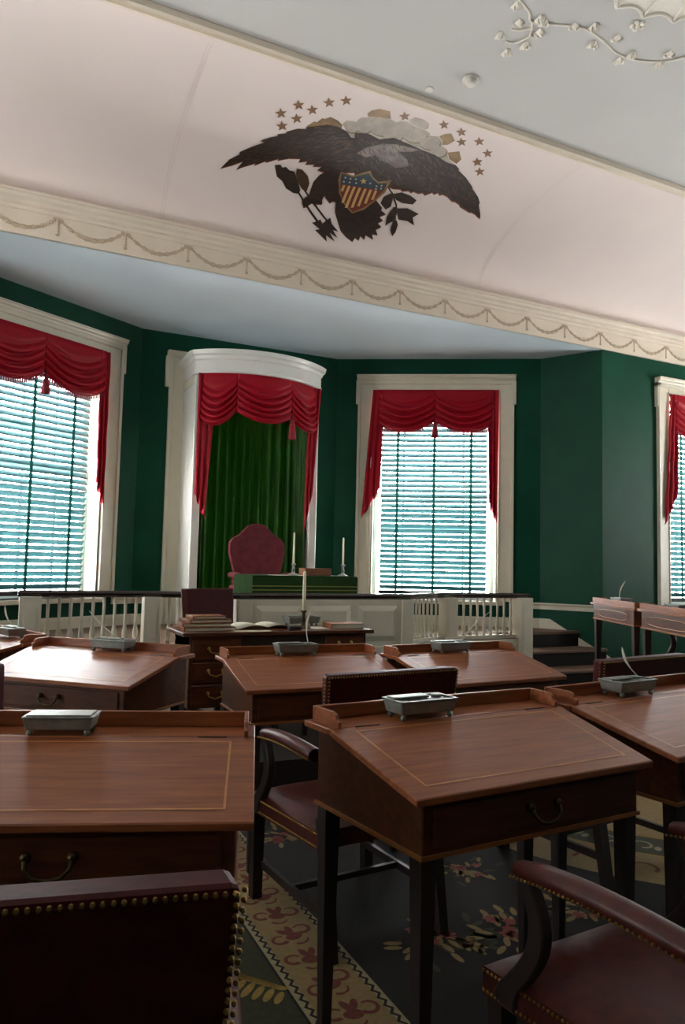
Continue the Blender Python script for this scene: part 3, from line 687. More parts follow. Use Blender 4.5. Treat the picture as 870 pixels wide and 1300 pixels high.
# ================================================================== leather armchairs
def make_chair(label, cx, cy, deg, z=0, group='leather armchairs', sx=1):
    root = thing('armchair', label, 'chair', (cx, cy, z or .007), R(deg), group); root.scale = (sx, 1, 1)
    # seat: padded trapezoid
    def sp(u, v):
        y = -.27+.55*v; hw = .27+.04*v; x = hw*(2*u-1)
        e = (1-(2*u-1)**4)*(1-(2*v-1)**4); return (x, y, .425+.045*e)
    s = MB(); s.grid(sp, 14, 14)
    s.add([(-.27, -.27, .36), (.27, -.27, .36), (.31, .28, .36), (-.31, .28, .36), (-.27, -.27, .426), (.27, -.27, .426), (.31, .28, .426), (-.31, .28, .426)], [(0,3,2,1),(0,1,5,4),(1,2,6,5),(2,3,7,6),(3,0,4,7)])
    st = s.build('seat', 'leather', root, smooth=False)
    for p in st.data.polygons[:196]: p.use_smooth = True
    # back: upright padded slab, slightly raked
    rk = lambda zz: -.27-.06*(zz-.45)/.55
    b = MB()
    v = []
    for zz, hw in ((.47, .275), (1.0, .30)):
        for y, w in ((.03, -.012), (-.035, 0)): v += [(-hw-w, rk(zz)+y, zz), (hw+w, rk(zz)+y, zz)]
    b.add(v, [(0, 1, 3, 2), (4, 6, 7, 5), (0, 4, 5, 1), (2, 3, 7, 6), (0, 2, 6, 4), (1, 5, 7, 3)])
    b.build('backrest', 'leatherback', root, bevel=.012, seg=2)
    # arms
    for sd in (-1, 1):
        ar = MB(); x = sd*.288
        def ap(u, v, x=x): 
            t = v; y = -.27+.45*t; zc = .70+.018*sin(pi*t)-.012*t; an = 2*pi*u
            k = .75+.25*min(1, 6*(1-t)) if t > .83 else 1
            return (x+sd*.012*sin(pi*t)+.032*cos(an)*k, y, zc+.026*sin(an)*k)
        ar.grid(ap, 12, 16); a0 = [ap(i/12, 1) for i in range(12)]; ar.add(a0, [tuple(range(12))])
        ar.build('arm_pad', 'leather', root, smooth=True)
        sup = MB()
        pts = []
        for i in range(13):
            t = i/12; y = .155-.075*sin(pi*min(1, t*1.15))*(1-t*.2)+.055*t; pts.append((x+sd*.006, y, .685-.32*t))
        for i in range(12):
            p, q = pts[i], pts[i+1]; w = .019+.006*(i/12)
            if i == 0: allv = []
        sup.sweep([(-.02, -.016), (.02, -.016), (.02, .016), (-.02, .016)], [])if False else None
        vv = []
        for i, p in enumerate(pts):
            d = .022+.014*(i/12)**2; w = .017
            vv += [(p[0]-w, p[1]-d, p[2]), (p[0]+w, p[1]-d, p[2]), (p[0]+w, p[1]+d, p[2]), (p[0]-w, p[1]+d, p[2])]
        ff = [(i*4+k, i*4+(k+1) % 4, i*4+4+(k+1) % 4, i*4+4+k) for i in range(12) for k in range(4)]+[(3, 2, 1, 0), (48, 49, 50, 51)]
        sup.add(vv, ff).build('arm_support', 'wooddark', root, bevel=.004)
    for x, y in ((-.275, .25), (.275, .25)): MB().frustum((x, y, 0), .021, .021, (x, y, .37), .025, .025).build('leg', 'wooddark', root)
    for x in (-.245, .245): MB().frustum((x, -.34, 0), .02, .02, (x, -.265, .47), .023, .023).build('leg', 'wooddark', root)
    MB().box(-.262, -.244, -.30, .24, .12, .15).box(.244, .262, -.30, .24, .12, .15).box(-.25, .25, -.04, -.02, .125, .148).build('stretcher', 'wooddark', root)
    # rows of brass nails
    nl = MB()
    def row(a, c, n):
        for i in range(n):
            t = i/(n-1); nl.ball(tuple(a[j]+(c[j]-a[j])*t for j in range(3)), .0042, 6, 4)
    for zz in (.372, .418):
        row((-.272, -.26, zz), (-.312, .275, zz), 42); row((.272, -.26, zz), (.312, .275, zz), 42); row((-.305, .282, zz), (.305, .282, zz), 46)
    for sd in (-1, 1):
        row((sd*.278, rk(.48)-.036+.014, .48), (sd*.303, rk(.99)-.036+.014, .99), 40)
        row((sd*.268, rk(.48)-.037, .48), (sd*.292, rk(.99)-.037, .99), 40)
        pad = [(sd*.288+sd*.012*sin(pi*t)+sd*.030, -.26+.44*t, .687+.018*sin(pi*t)-.012*t) for t in [i/33 for i in range(34)]]
        for p in pad: nl.ball(p, .004, 6, 4)
        for p in pad: nl.ball((p[0]-sd*.06, p[1], p[2]), .004, 6, 4)
    row((-.29, rk(1)-.036+.004, .990), (.29, rk(1)-.036+.004, .990), 50)
    n_ = nl.build('nailheads', 'brass', root); n_['kind'] = 'stuff'; n_['label'] = 'close rows of small brass nails'
    return root
make_chair('oxblood armchair standing behind the desk with the drawer pull, facing the dais', 1.353, 2.77, 5)
make_chair('armchair with rust leather seat and nailed arm pulled up to the desk with drawer pull', 1.462, 1.265, 5)
make_chair('armchair showing its broad dark back edged with brass nails', .0775, 1.297, -12)
make_chair('armchair with low red back rising behind the inkstand holding a quill', 2.72, 2.835, 8, sx=1.12)
make_chair('armchair whose nailed back edge stands beside the angled desk before the dais newel', .05, 3.44, -43)
make_chair('clerk armchair turned sideways between the clerk table and the dais', 1.593, 5.165, 200, TIER, sx=.75)
for i, lb in ((0, 'armchair drawn up to the tier desk nearest the bay corner'), (1, 'armchair drawn up to the tier desk beside the front window')):
    d = D['t%d' % i]; c = Vector((d.location.x, d.location.y))-rd*.24; make_chair(lb, c.x, c.y, 65.2, TIER)

# ================================================================== clerk's table in front of the dais
TZ = TIER+.765
ct = thing('clerk_table', 'dark kneehole table with three stacked drawers carrying books and a candle', 'table', (1.715, 4.45, TIER), 0)
hw = .66; h = .765
MB().box(-hw, hw, 0, .45, h-.025, h).build('top', 'wood', ct, bevel=.004)
MB().box(-hw+.05, hw-.05, .04, .42, h-.15, h-.025).build('apron', 'wooddark', ct)
ped = MB().box(-hw+.05, -hw+.38, .03, .42, .30, h-.025).build('pedestal', 'wood', ct, bevel=.002)
ped2 = MB().box(hw-.38, hw-.05, .03, .42, h-.17, h-.025).build('pedestal', 'wooddark', ct, bevel=.002)
def drawer(par, x0, x1, z0, z1):
    d = MB().box(x0, x1, .02, .03, z0, z1).build('drawer', 'wood', par, bevel=.003)
    xm = (x0+x1)/2; zm = (z0+z1)/2+.012; hd = MB()
    for s in (-1, 1): hd.ball((xm+s*.045, .012, zm), .012, 8, 4)
    hd.tube([(xm-.045, .006, zm), (xm-.04, -.003, zm-.02), (xm, -.006, zm-.034), (xm+.04, -.003, zm-.02), (xm+.045, .006, zm)], .005, 6)
    hd.build('bail_handle', 'brass', d, smooth=True)
for i in range(3): drawer(ped, -hw+.07, -hw+.36, .32+i*.137, .44+i*.137)
drawer(ped2, hw-.36, hw-.07, h-.15, h-.04)
for x in (-hw+.09, -hw+.34, hw-.09, hw-.34):
    for y in (.07, .38): MB().frustum((x, y, 0), .013, .013, (x, y, .305 if x < 0 else h-.16), .02, .02).build('leg', 'wooddark', ct)
def T(x, y, z=0): return (1.715+x, 4.45+y, TZ+z)
def book(label, loc, rot, w, d, t, open_=False):
    b = thing('book', label, 'book', loc, rot, 'calf-bound books on the clerk table')
    MB().box(-w/2, w/2, -d/2, d/2, 0, .004).box(-w/2, w/2, -d/2, d/2, t-.004, t).box(-w/2-.003, -w/2+.004, -d/2, d/2, 0, t).build('cover', 'calf', b, bevel=.002)
    MB().box(-w/2+.005, w/2-.006, -d/2+.005, d/2-.005, .004, t-.004).build('pages', 'paper', b)
z = 0
for lb, w, d, t, r, ox in (('lowest and widest calf-bound book of the stack on the clerk table', .34, .25, .026, 4, 0), ('second book from the bottom of the stack on the clerk table', .31, .23, .024, -5, .0),
                       ('second book from the top of the stack on the clerk table', .28, .21, .022, 6, .01), ('topmost and smallest book of the stack on the clerk table', .22, .17, .02, 2, .01)):
    book(lb, T(-.475+ox, .20, z), R(r), w, d, t); z += t+.0005
book('single calf-bound book at the bare end of the clerk table', T(.505, .17), R(-4), .24, .18, .036)
ob = thing('open_ledger', 'open ledger with pale pages in the middle of the clerk table', 'book', T(-.08, .24), R(4))
MB().box(-.22, .22, -.13, .13, 0, .005).build('cover', 'calf', ob)
def pg(s):
    def f(u, v): x = s*.215*u; return (x, -.125+.25*v, .006+.03*sin(pi*min(1, u*.9+.1))*(1-.3*u))
    return f
for s in (-1, 1): MB().grid(pg(s), 12, 2).build('page_block', 'paper', ob, smooth=True, solid=.003)
for i, (x, y, r, w, d, lb) in enumerate(((-.20, .055, -6, .24, .09, 'loose paper sheet under the edge of the open ledger'), (.32, .19, 5, .12, .16, 'loose paper sheet beside the foot of the candlestick'))):
    o = MB().box(-w/2, w/2, -d/2, d/2, 0, .0012).build('paper_sheet', 'paper'); o.location = T(x, y, .0 if i else .0); o.rotation_euler.z = R(r); tag(o, lb, 'paper', 'papers on the clerk table')
bx = thing('pounce_box', 'small dark wooden pounce box between ledger and candlestick', 'box', T(.09, .05), R(5))
MB().box(-.045, .045, -.02, .02, 0, .022).build('body', 'wooddark', bx, bevel=.003); MB().box(-.047, .047, -.022, .022, .022, .028).build('lid', 'wooddark', bx, bevel=.002)
make_inkstand('pewter inkstand on the clerk table behind the candlestick', T(.27, .37), R(3))
def candlestick(label, loc, hs, hc, m='oldbrass', rc=.011):
    c = thing('candlestick', label, 'candlestick', loc, 0, 'candlesticks with tall candles')
    MB().lathe([(.05, 0), (.052, .006), (.035, .014), (.016, .022), (.012, .05), (.018, hs*.45), (.011, hs*.6), (.012, hs*.85), (.022, hs*.95), (.022, hs), (.013, hs)], (0, 0, 0), 14).build('stick', m, c, smooth=True)
    MB().lathe([(rc, hs-.005), (rc*.95, hs+hc*.5), (rc*.8, hs+hc-.01), (rc*.3, hs+hc)], (0, 0, 0), 10).build('candle', 'wax', c, smooth=True)
    MB().tube([(0, 0, hs+hc-.004), (.001, 0, hs+hc+.012)], .0012, 5).build('wick', 'blindrail', c)
candlestick('brass candlestick with a white candle on the clerk table', T(.215, .20), .12, .27, rc=.013)

# ================================================================== the dais furniture
vt = thing('presiding_table', 'table covered by a green cloth with pale braid on the dais', 'table', (XC+.05, 6.20, DAIS), 0)
hw, hh = .52, .585
MB().box(-hw, hw, 0, .55, hh-.012, hh).build('cloth_top', 'cloth', vt, bevel=.006)
def skirt(u, v):
    per = 2*(2*hw+.55); d = u*per
    if d < 2*hw: x, y, nx, ny = -hw+d, 0, 0, -1
    elif d < 2*hw+.55: x, y, nx, ny = hw, d-2*hw, 1, 0
    elif d < 4*hw+.55: x, y, nx, ny = hw-(d-2*hw-.55), .55, 0, 1
    else: x, y, nx, ny = -hw, .55-(d-4*hw-.55), -1, 0
    o = .008*sin(u*110)*v; return (x+nx*(o+.004), y+ny*(o+.004), (hh-.01)*(1-v)+.03*v)
MB().grid(skirt, 220, 6).build('cloth_skirt', 'cloth', vt, smooth=True)
for zz in (.10, .135): MB().box(-hw-.006, hw+.006, -.012, -.004, hh-zz, hh-zz+.008).build('braid', 'clothline', vt)
for x in (-hw+.06, hw-.06):
    for y in (.06, .49): MB().box(x-.02, x+.02, y-.02, y+.02, 0, hh-.02).build('leg', 'wooddark', vt)
def VT(x, y, z=0): return (XC+.05+x, 6.20+y, DAIS+hh+z)
candlestick('pewter candlestick with tall candle beside the plum chair on the dais table', VT(-.09, .12), .11, .29, 'pewter', .010)
candlestick('pewter candlestick with tapering candle at the open end of the dais table', VT(.42, .12), .11, .26, 'pewter', .010)
wb = thing('document_box', 'low wooden box lying on the green-covered dais table', 'box', VT(.19, .26), R(3))
MB().box(-.135, .135, -.08, .08, 0, .06).build('body', 'box', wb, bevel=.004); MB().box(-.138, .138, -.083, .083, .06, .07).build('lid', 'box', wb, bevel=.003)
pp = MB().box(-.16, .16, -.09, .09, 0, .0012).build('paper_sheet', 'paper'); pp.location = VT(-.14, .16); tag(pp, 'pale paper sheet under the candlestick on the dais table', 'paper', 'papers on the dais table')
# great chair
vc = thing('throne_chair', 'high plum velvet chair with humped back in front of the green curtain', 'chair', (XC-.04, 7.10, DAIS), R(178))
prof = [(-.26, .46), (-.255, .60), (-.28, .70), (-.305, .80), (-.30, .90), (-.26, .955), (-.20, .985), (-.15, 1.03), (-.11, 1.08), (-.06, 1.105), (0, 1.112)]
prof = prof+[(-x, z_) for x, z_ in reversed(prof[:-1])]
mb = MB().prism(prof, -.33, -.25, 'y'); mb.v = [(x, y-.10*(z_-.46), z_) for x, y, z_ in mb.v]
mb.build('backrest', 'plum', vc, bevel=.02, seg=3)
MB().box(-.31, .31, -.28, .28, .32, .46).build('seat', 'plum', vc, bevel=.03, seg=3)
for s in (-1, 1):
    MB().tube([(s*.29, -.29, .56), (s*.31, -.1, .57), (s*.31, .10, .56), (s*.32, .2, .53)], [.03, .032, .034, .03], 10).build('arm', 'plum', vc, smooth=True)
    MB().tube([(s*.315, .15, .54), (s*.305, .12, .48), (s*.30, .2, .40)], .024, 8).build('arm_support', 'wooddark', vc, smooth=True)
    MB().frustum((s*.27, .24, 0), .02, .02, (s*.27, .24, .33), .03, .03).build('leg', 'wooddark', vc)
    MB().frustum((s*.25, -.3, 0), .02, .02, (s*.25, -.25, .46), .028, .028).build('leg', 'wooddark', vc)

# ================================================================== ceiling ornaments and painted eagle
def flat(poly, off, par, name, m):
    """painted shape lying on the cove; poly in (x, degrees)"""
    bm = bmesh.new(); K = 1.12
    pv = [Vector((x, d*.019, 0)) for x, d in poly]
    vs_ = [bm.verts.new(p) for p in pv]
    for t in tessellate_polygon([pv]):
        try: bm.faces.new([vs_[i] for i in t])
        except ValueError: pass
    for _ in range(5):
        le = [e for e in bm.edges if e.calc_length() > .10]
        if not le: break
        bmesh.ops.subdivide_edges(bm, edges=le, cuts=1); bmesh.ops.triangulate(bm, faces=bm.faces)
    for v in bm.verts: v.co = Vector(cove(v.co.x, v.co.y/.019, off))
    bmesh.ops.recalc_face_normals(bm, faces=bm.faces)
    me = bpy.data.meshes.new(name); bm.to_mesh(me); bm.free(); me.materials.append(W['e_'+m])
    o = bpy.data.objects.new(name, me); COL.objects.link(o); o.parent = par
    return o
eg = thing('eagle_mural', 'painted dark eagle with spread wings, striped shield, arrows and stars on the cove', 'mural')
EAGLE = [
 ('cloud','cloud',1,[(2.421,75.78),(2.455,78.64),(2.486,79.54),(2.572,80.63),(2.664,81.42),(2.731,80.98),(2.785,82.31),(2.853,81.87),(2.98,81.61),(3.038,80.95),(3.055,79.99),(3.122,80.7),(3.182,79.6),(3.216,77.63),(3.209,76.66),(3.308,75.28),(3.368,72.79),(3.47,71.35),(3.39,70.09),(3.257,71.02),(3.119,71.39),(2.961,72.21),(2.824,72.89),(2.715,70.75),(2.534,69.47)]),
 ('cloud','gilt',1,[(2.462,80.68),(2.474,82.42),(2.522,84.04),(2.61,84.43),(2.662,81.55),(2.57,80.76),(2.486,79.71)]),
 ('cloud','cloud',1,[(2.836,82.15),(2.799,83.77),(2.824,85.44),(2.898,85.54),(2.966,84.69),(2.993,82.67),(2.978,81.74)]),
 ('cloud','gilt',1,[(3.126,80.94),(3.153,82.52),(3.196,83.68),(3.277,81.22),(3.254,78.7),(3.215,77.87),(3.184,79.64)]),
 ('cloud','gilt',1,[(3.308,75.45),(3.391,77.52),(3.469,74.41),(3.464,71.87),(3.369,72.97)]),
 ('cloud','gilt',1,[(2.08,67.93),(2.08,68.89),(2.115,71.44),(2.137,71.42),(2.16,73.65),(2.182,73.63),(2.214,75.05),(2.285,74.56),(2.338,73.39),(2.358,70.43),(2.161,67.33)]),
 ('cloud','cloud',1,[(2.332,73.67),(2.35,75.63),(2.414,76.3),(2.474,76.15),(2.569,69.11),(2.458,69.55),(2.4,71.72)]),
 ('cloud_puff','cloudshade',1.3,[(2.574,76.76),(2.582,75.53),(2.586,74.39),(2.581,73.42),(2.564,72.67),(2.54,72.28),(2.514,72.35),(2.486,72.77),(2.457,73.5),(2.438,74.52),(2.431,75.76),(2.432,76.94),(2.437,77.9),(2.452,78.61),(2.476,79.01),(2.501,78.97),(2.526,78.51),(2.553,77.78)]),
 ('cloud_puff','cloudlight',1.6,[(2.562,76.95),(2.57,75.8),(2.573,74.73),(2.569,73.82),(2.552,73.11),(2.53,72.74),(2.506,72.8),(2.479,73.2),(2.452,73.88),(2.434,74.84),(2.428,76.0),(2.428,77.11),(2.433,78.02),(2.447,78.69),(2.47,79.06),(2.493,79.03),(2.517,78.6),(2.543,77.91)]),
 ('cloud_puff','cloudshade',1.3,[(2.755,79.0),(2.763,77.55),(2.766,76.19),(2.756,74.98),(2.728,73.98),(2.691,73.39),(2.654,73.34),(2.614,73.71),(2.574,74.44),(2.55,75.58),(2.545,77.04),(2.55,78.48),(2.56,79.67),(2.584,80.61),(2.62,81.22),(2.656,81.3),(2.691,80.88),(2.729,80.14)]),
 ('cloud_puff','cloudlight',1.6,[(2.743,79.2),(2.751,77.82),(2.753,76.53),(2.743,75.38),(2.716,74.42),(2.681,73.85),(2.645,73.79),(2.607,74.14),(2.569,74.82),(2.546,75.9),(2.541,77.29),(2.546,78.65),(2.556,79.79),(2.579,80.69),(2.614,81.28),(2.649,81.36),(2.682,80.97),(2.718,80.27)]),
 ('cloud_puff','cloudshade',1.3,[(2.903,80.29),(2.911,79.0),(2.914,77.8),(2.906,76.74),(2.882,75.84),(2.85,75.32),(2.817,75.27),(2.781,75.59),(2.745,76.23),(2.722,77.24),(2.716,78.54),(2.719,79.81),(2.728,80.87),(2.749,81.71),(2.78,82.25),(2.813,82.33),(2.844,81.96),(2.879,81.3)]),
 ('cloud_puff','cloudlight',1.6,[(2.891,80.49),(2.898,79.27),(2.901,78.14),(2.893,77.13),(2.87,76.29),(2.839,75.78),(2.808,75.72),(2.773,76.02),(2.739,76.62),(2.717,77.56),(2.712,78.78),(2.715,79.99),(2.724,80.99),(2.744,81.79),(2.774,82.31),(2.805,82.39),(2.835,82.05),(2.868,81.43)]),
 ('cloud_puff','cloudshade',1.3,[(2.865,76.39),(2.869,75.41),(2.87,74.48),(2.861,73.64),(2.838,72.92),(2.81,72.47),(2.782,72.39),(2.752,72.59),(2.723,73.03),(2.705,73.79),(2.703,74.78),(2.708,75.77),(2.718,76.61),(2.737,77.29),(2.765,77.75),(2.793,77.85),(2.819,77.61),(2.847,77.14)]),
 ('cloud_puff','cloudlight',1.6,[(2.853,76.6),(2.856,75.68),(2.856,74.82),(2.847,74.05),(2.826,73.37),(2.799,72.94),(2.773,72.85),(2.745,73.02),(2.717,73.42),(2.701,74.11),(2.699,75.03),(2.704,75.95),(2.713,76.73),(2.732,77.37),(2.758,77.81),(2.785,77.92),(2.81,77.7),(2.835,77.28)]),
 ('cloud_puff','cloudshade',1.3,[(3.044,79.37),(3.049,78.25),(3.051,77.19),(3.041,76.23),(3.016,75.39),(2.983,74.85),(2.95,74.74),(2.915,74.96),(2.88,75.45),(2.859,76.3),(2.856,77.43),(2.861,78.57),(2.871,79.52),(2.893,80.31),(2.925,80.86),(2.957,81.0),(2.988,80.73),(3.021,80.22)]),
 ('cloud_puff','cloudlight',1.6,[(3.031,79.57),(3.036,78.52),(3.037,77.53),(3.027,76.63),(3.003,75.83),(2.971,75.32),(2.94,75.21),(2.907,75.39),(2.874,75.84),(2.854,76.62),(2.851,77.68),(2.857,78.75),(2.867,79.65),(2.888,80.39),(2.919,80.92),(2.95,81.06),(2.979,80.82),(3.01,80.35)]),
 ('cloud_puff','cloudshade',1.3,[(3.196,78.15),(3.203,77.07),(3.205,76.06),(3.198,75.15),(3.175,74.37),(3.146,73.89),(3.115,73.82),(3.082,74.05),(3.05,74.55),(3.029,75.38),(3.024,76.47),(3.027,77.55),(3.036,78.45),(3.055,79.18),(3.084,79.67),(3.114,79.77),(3.143,79.49),(3.174,78.97)]),
 ('cloud_puff','cloudlight',1.6,[(3.183,78.35),(3.189,77.35),(3.191,76.41),(3.183,75.56),(3.162,74.83),(3.134,74.37),(3.105,74.29),(3.074,74.5),(3.043,74.95),(3.024,75.71),(3.019,76.72),(3.023,77.73),(3.031,78.57),(3.05,79.26),(3.077,79.73),(3.106,79.83),(3.133,79.58),(3.162,79.11)]),
 ('cloud_puff','cloudshade',1.3,[(3.306,75.67),(3.312,74.69),(3.315,73.78),(3.309,72.97),(3.29,72.29),(3.265,71.88),(3.238,71.84),(3.209,72.08),(3.18,72.56),(3.161,73.32),(3.155,74.31),(3.157,75.28),(3.164,76.09),(3.18,76.73),(3.206,77.15),(3.232,77.21),(3.258,76.93),(3.286,76.43)]),
 ('cloud_puff','cloudlight',1.6,[(3.292,75.88),(3.298,74.98),(3.3,74.14),(3.294,73.39),(3.276,72.75),(3.252,72.36),(3.227,72.31),(3.2,72.53),(3.173,72.96),(3.155,73.66),(3.151,74.57),(3.153,75.47),(3.159,76.22),(3.175,76.81),(3.199,77.21),(3.223,77.28),(3.248,77.03),(3.273,76.58)]),
 ('cloud_puff','cloudshade',1.3,[(2.48,74.31),(2.485,73.44),(2.487,72.63),(2.482,71.93),(2.468,71.38),(2.45,71.09),(2.431,71.12),(2.41,71.4),(2.389,71.9),(2.376,72.62),(2.372,73.5),(2.374,74.35),(2.379,75.05),(2.391,75.57),(2.409,75.87),(2.428,75.86),(2.446,75.54),(2.466,75.03)]),
 ('cloud_puff','cloudlight',1.6,[(2.471,74.55),(2.475,73.75),(2.476,73.0),(2.472,72.36),(2.459,71.84),(2.441,71.56),(2.423,71.58),(2.404,71.83),(2.384,72.28),(2.372,72.94),(2.369,73.75),(2.37,74.54),(2.375,75.18),(2.387,75.66),(2.404,75.95),(2.422,75.95),(2.44,75.67),(2.458,75.21)]),
 ('wing','edge',2,[(1.549,40.61),(1.593,45.26),(1.584,44.98),(1.672,49.4),(1.654,49.91),(1.734,53.54),(1.825,57.17),(1.782,57.27),(1.847,59.59),(1.909,61.29),(1.887,61.69),(1.968,63.3),(1.944,63.6),(2.023,66.3),(2.099,67.19),(2.077,67.73),(2.136,69.04),(2.226,71.21),(2.307,71.74),(2.404,71.01),(2.465,69.11),(2.528,69.48),(2.6,65.06),(2.714,55.73),(2.47,51.89),(2.396,51.47),(2.349,51.6),(2.375,53.62),(2.292,52.65),(2.311,53.9),(2.224,52.62),(2.231,54.32),(2.163,52.75),(2.162,54.49),(2.069,53.27),(1.985,50.92),(1.991,51.96),(1.905,48.95),(1.888,49.25),(1.817,46.05),(1.816,47.16),(1.711,43.43),(1.68,41.92),(1.712,46.64),(1.638,43.56)]),
 ('wing','feather',3,[(1.551,41.22),(1.595,45.84),(1.586,45.57),(1.673,49.97),(1.656,50.47),(1.735,54.09),(1.826,57.71),(1.783,57.81),(1.848,60.13),(1.91,61.82),(1.888,62.22),(1.969,63.83),(1.945,64.13),(2.024,66.83),(2.1,67.72),(2.077,68.25),(2.136,69.56),(2.226,71.73),(2.306,72.26),(2.403,71.53),(2.464,69.65),(2.527,70.01),(2.599,65.61),(2.714,56.31),(2.471,52.48),(2.397,52.06),(2.349,52.18),(2.375,54.2),(2.293,53.23),(2.311,54.47),(2.225,53.19),(2.231,54.89),(2.163,53.32),(2.162,55.05),(2.069,53.83),(1.986,51.49),(1.992,52.53),(1.907,49.52),(1.89,49.83),(1.819,46.63),(1.818,47.74),(1.713,44.03),(1.682,42.52),(1.714,47.22),(1.64,44.15)]),
 ('wing','edge',2,[(2.474,71.41),(2.577,72.67),(2.696,71.8),(2.799,74.26),(2.934,73.6),(3.091,72.8),(3.228,72.44),(3.372,70.85),(3.476,70.73),(3.547,69.18),(3.52,69.21),(3.652,66.75),(3.799,63.02),(3.778,63.17),(3.914,59.58),(3.985,56.79),(3.963,56.96),(4.064,52.09),(4.102,49.66),(4.069,50.19),(4.012,51.36),(3.958,51.77),(3.955,51.34),(3.874,52.32),(3.818,52.96),(3.794,53.87),(3.736,54.64),(3.703,54.44),(3.623,56.09),(3.572,56.46),(3.548,55.66),(3.517,56.58),(3.491,55.29),(3.464,55.98),(3.416,53.74),(3.378,54.56),(3.347,53.66),(3.29,54.01),(3.276,53.09),(3.242,53.68),(3.186,52.69),(3.16,53.38),(3.092,52.67),(3.047,52.9),(2.981,52.81),(2.845,53.02),(2.711,51.92)]),
 ('wing','feather',3,[(2.471,71.98),(2.574,73.24),(2.692,72.38),(2.795,74.84),(2.93,74.18),(3.086,73.39),(3.222,73.04),(3.366,71.46),(3.47,71.35),(3.541,69.8),(3.515,69.83),(3.646,67.38),(3.793,63.67),(3.772,63.82),(3.908,60.25),(3.979,57.47),(3.957,57.64),(4.058,52.8),(4.097,50.38),(4.063,50.91),(4.007,52.07),(3.953,52.47),(3.95,52.05),(3.869,53.02),(3.813,53.65),(3.789,54.55),(3.731,55.32),(3.698,55.12),(3.618,56.76),(3.567,57.13),(3.544,56.33),(3.512,57.24),(3.487,55.96),(3.459,56.65),(3.412,54.41),(3.374,55.23),(3.343,54.32),(3.286,54.67),(3.272,53.75),(3.238,54.34),(3.182,53.35),(3.156,54.04),(3.089,53.33),(3.044,53.56),(2.978,53.47),(2.843,53.67),(2.708,52.57)]),
 ('neck','neck',4,[(2.589,63.99),(2.636,67.51),(2.743,71.02),(2.846,72.43),(2.95,72.87),(3.08,73.29),(3.02,71.49),(2.904,69.66),(3.033,67.52),(3.087,64.98),(2.989,62.65),(2.893,63.71),(2.808,64.07),(2.754,65.7),(2.689,63.49)]),
 ('leg','edge',2,[(2.57,54.42),(2.431,52.74),(2.384,49.56),(2.364,46.0),(2.37,42.24),(2.378,38.92),(2.348,36.99),(2.337,34.79),(2.374,31.72),(2.396,32.56),(2.432,35.16),(2.527,35.72),(2.511,37.84),(2.509,40.82),(2.595,37.53),(2.612,38.8),(2.665,39.05),(2.694,44.0)]),
 ('leg','feather',4,[(2.572,54.91),(2.433,53.23),(2.386,50.06),(2.367,46.5),(2.372,42.77),(2.381,39.46),(2.351,37.54),(2.34,35.35),(2.378,32.29),(2.399,33.13),(2.435,35.72),(2.53,36.28),(2.514,38.39),(2.512,41.36),(2.598,38.08),(2.615,39.35),(2.668,39.6),(2.697,44.52)]),
 ('tail','edge',2,[(2.642,39.63),(2.682,33.44),(2.741,28.85),(2.799,24.0),(2.873,20.93),(2.951,18.78),(2.966,21.7),(3.011,20.54),(3.014,23.61),(3.063,21.92),(3.064,24.95),(3.154,23.26),(3.124,26.4),(3.182,26.65),(3.141,29.55),(3.183,31.85),(3.131,33.35),(3.17,35.57),(3.118,37.01),(3.165,39.29),(3.104,40.54),(3.098,42.04),(2.998,45.24),(2.807,46.51)]),
 ('tail','feather',4,[(2.636,40.15),(2.676,33.99),(2.736,29.44),(2.794,24.62),(2.868,21.57),(2.946,19.45),(2.96,22.35),(3.005,21.2),(3.008,24.24),(3.057,22.56),(3.058,25.57),(3.148,23.9),(3.118,27.02),(3.176,27.26),(3.135,30.14),(3.176,32.43),(3.124,33.92),(3.163,36.13),(3.111,37.56),(3.158,39.82),(3.097,41.07),(3.091,42.56),(2.991,45.75),(2.8,47.0)]),
 ('arrow','feather',3,[(1.978,49.06),(2.024,49.92),(2.05,48.78),(2.076,49.61),(2.12,48.44),(2.16,48.59),(2.192,46.76),(2.285,40.53),(2.282,38.53),(2.232,38.28),(2.154,39.58),(2.098,42.58),(2.037,44.02)]),
 ('arrow','featherlight',4,[(2.172,50.12),(2.221,50.38),(2.291,48.21),(2.335,45.1),(2.343,40.89),(2.297,41.19),(2.228,44.49),(2.186,47.59)]),
 ('arrow','feather',3,[(2.266,39.08),(2.279,39.66),(2.558,26.5),(2.543,25.83)]),
 ('arrow','feather',3,[(2.307,41.13),(2.319,41.71),(2.688,26.51),(2.673,25.83)]),
 ('arrow','feather',3,[(2.327,35.97),(2.34,36.57),(2.618,23.99),(2.603,23.3)]),
 ('arrow','feather',4,[(2.502,24.89),(2.548,26.69),(2.567,28.08),(2.599,25.76),(2.654,30.45),(2.689,27.08),(2.782,23.28),(2.723,23.58),(2.793,19.24),(2.7,21.47),(2.775,16.49),(2.673,19.25),(2.694,15.24),(2.605,18.83),(2.549,20.97),(2.59,22.17)]),
 ('branch','feather',3,[(3.032,52.8),(3.048,53.03),(3.124,50.67),(3.108,50.44)]),
 ('branch','feather',3,[(3.108,50.44),(3.124,50.67),(3.224,45.49),(3.207,45.25)]),
 ('branch','feather',3,[(3.207,45.25),(3.224,45.49),(3.29,37.38),(3.273,37.13)]),
 ('leaf','feather',4,[(3.116,50.55),(3.186,52.56),(3.289,52.04),(3.37,50.66),(3.359,48.13),(3.25,47.41),(3.179,48.23)]),
 ('leaf','feather',4,[(3.054,44.62),(3.05,48.1),(3.095,50.75),(3.135,49.82),(3.17,44.21),(3.136,41.95)]),
 ('leaf','feather',4,[(3.234,44.07),(3.33,45.64),(3.474,44.29),(3.436,41.61),(3.495,37.61),(3.404,38.98),(3.312,38.56)]),
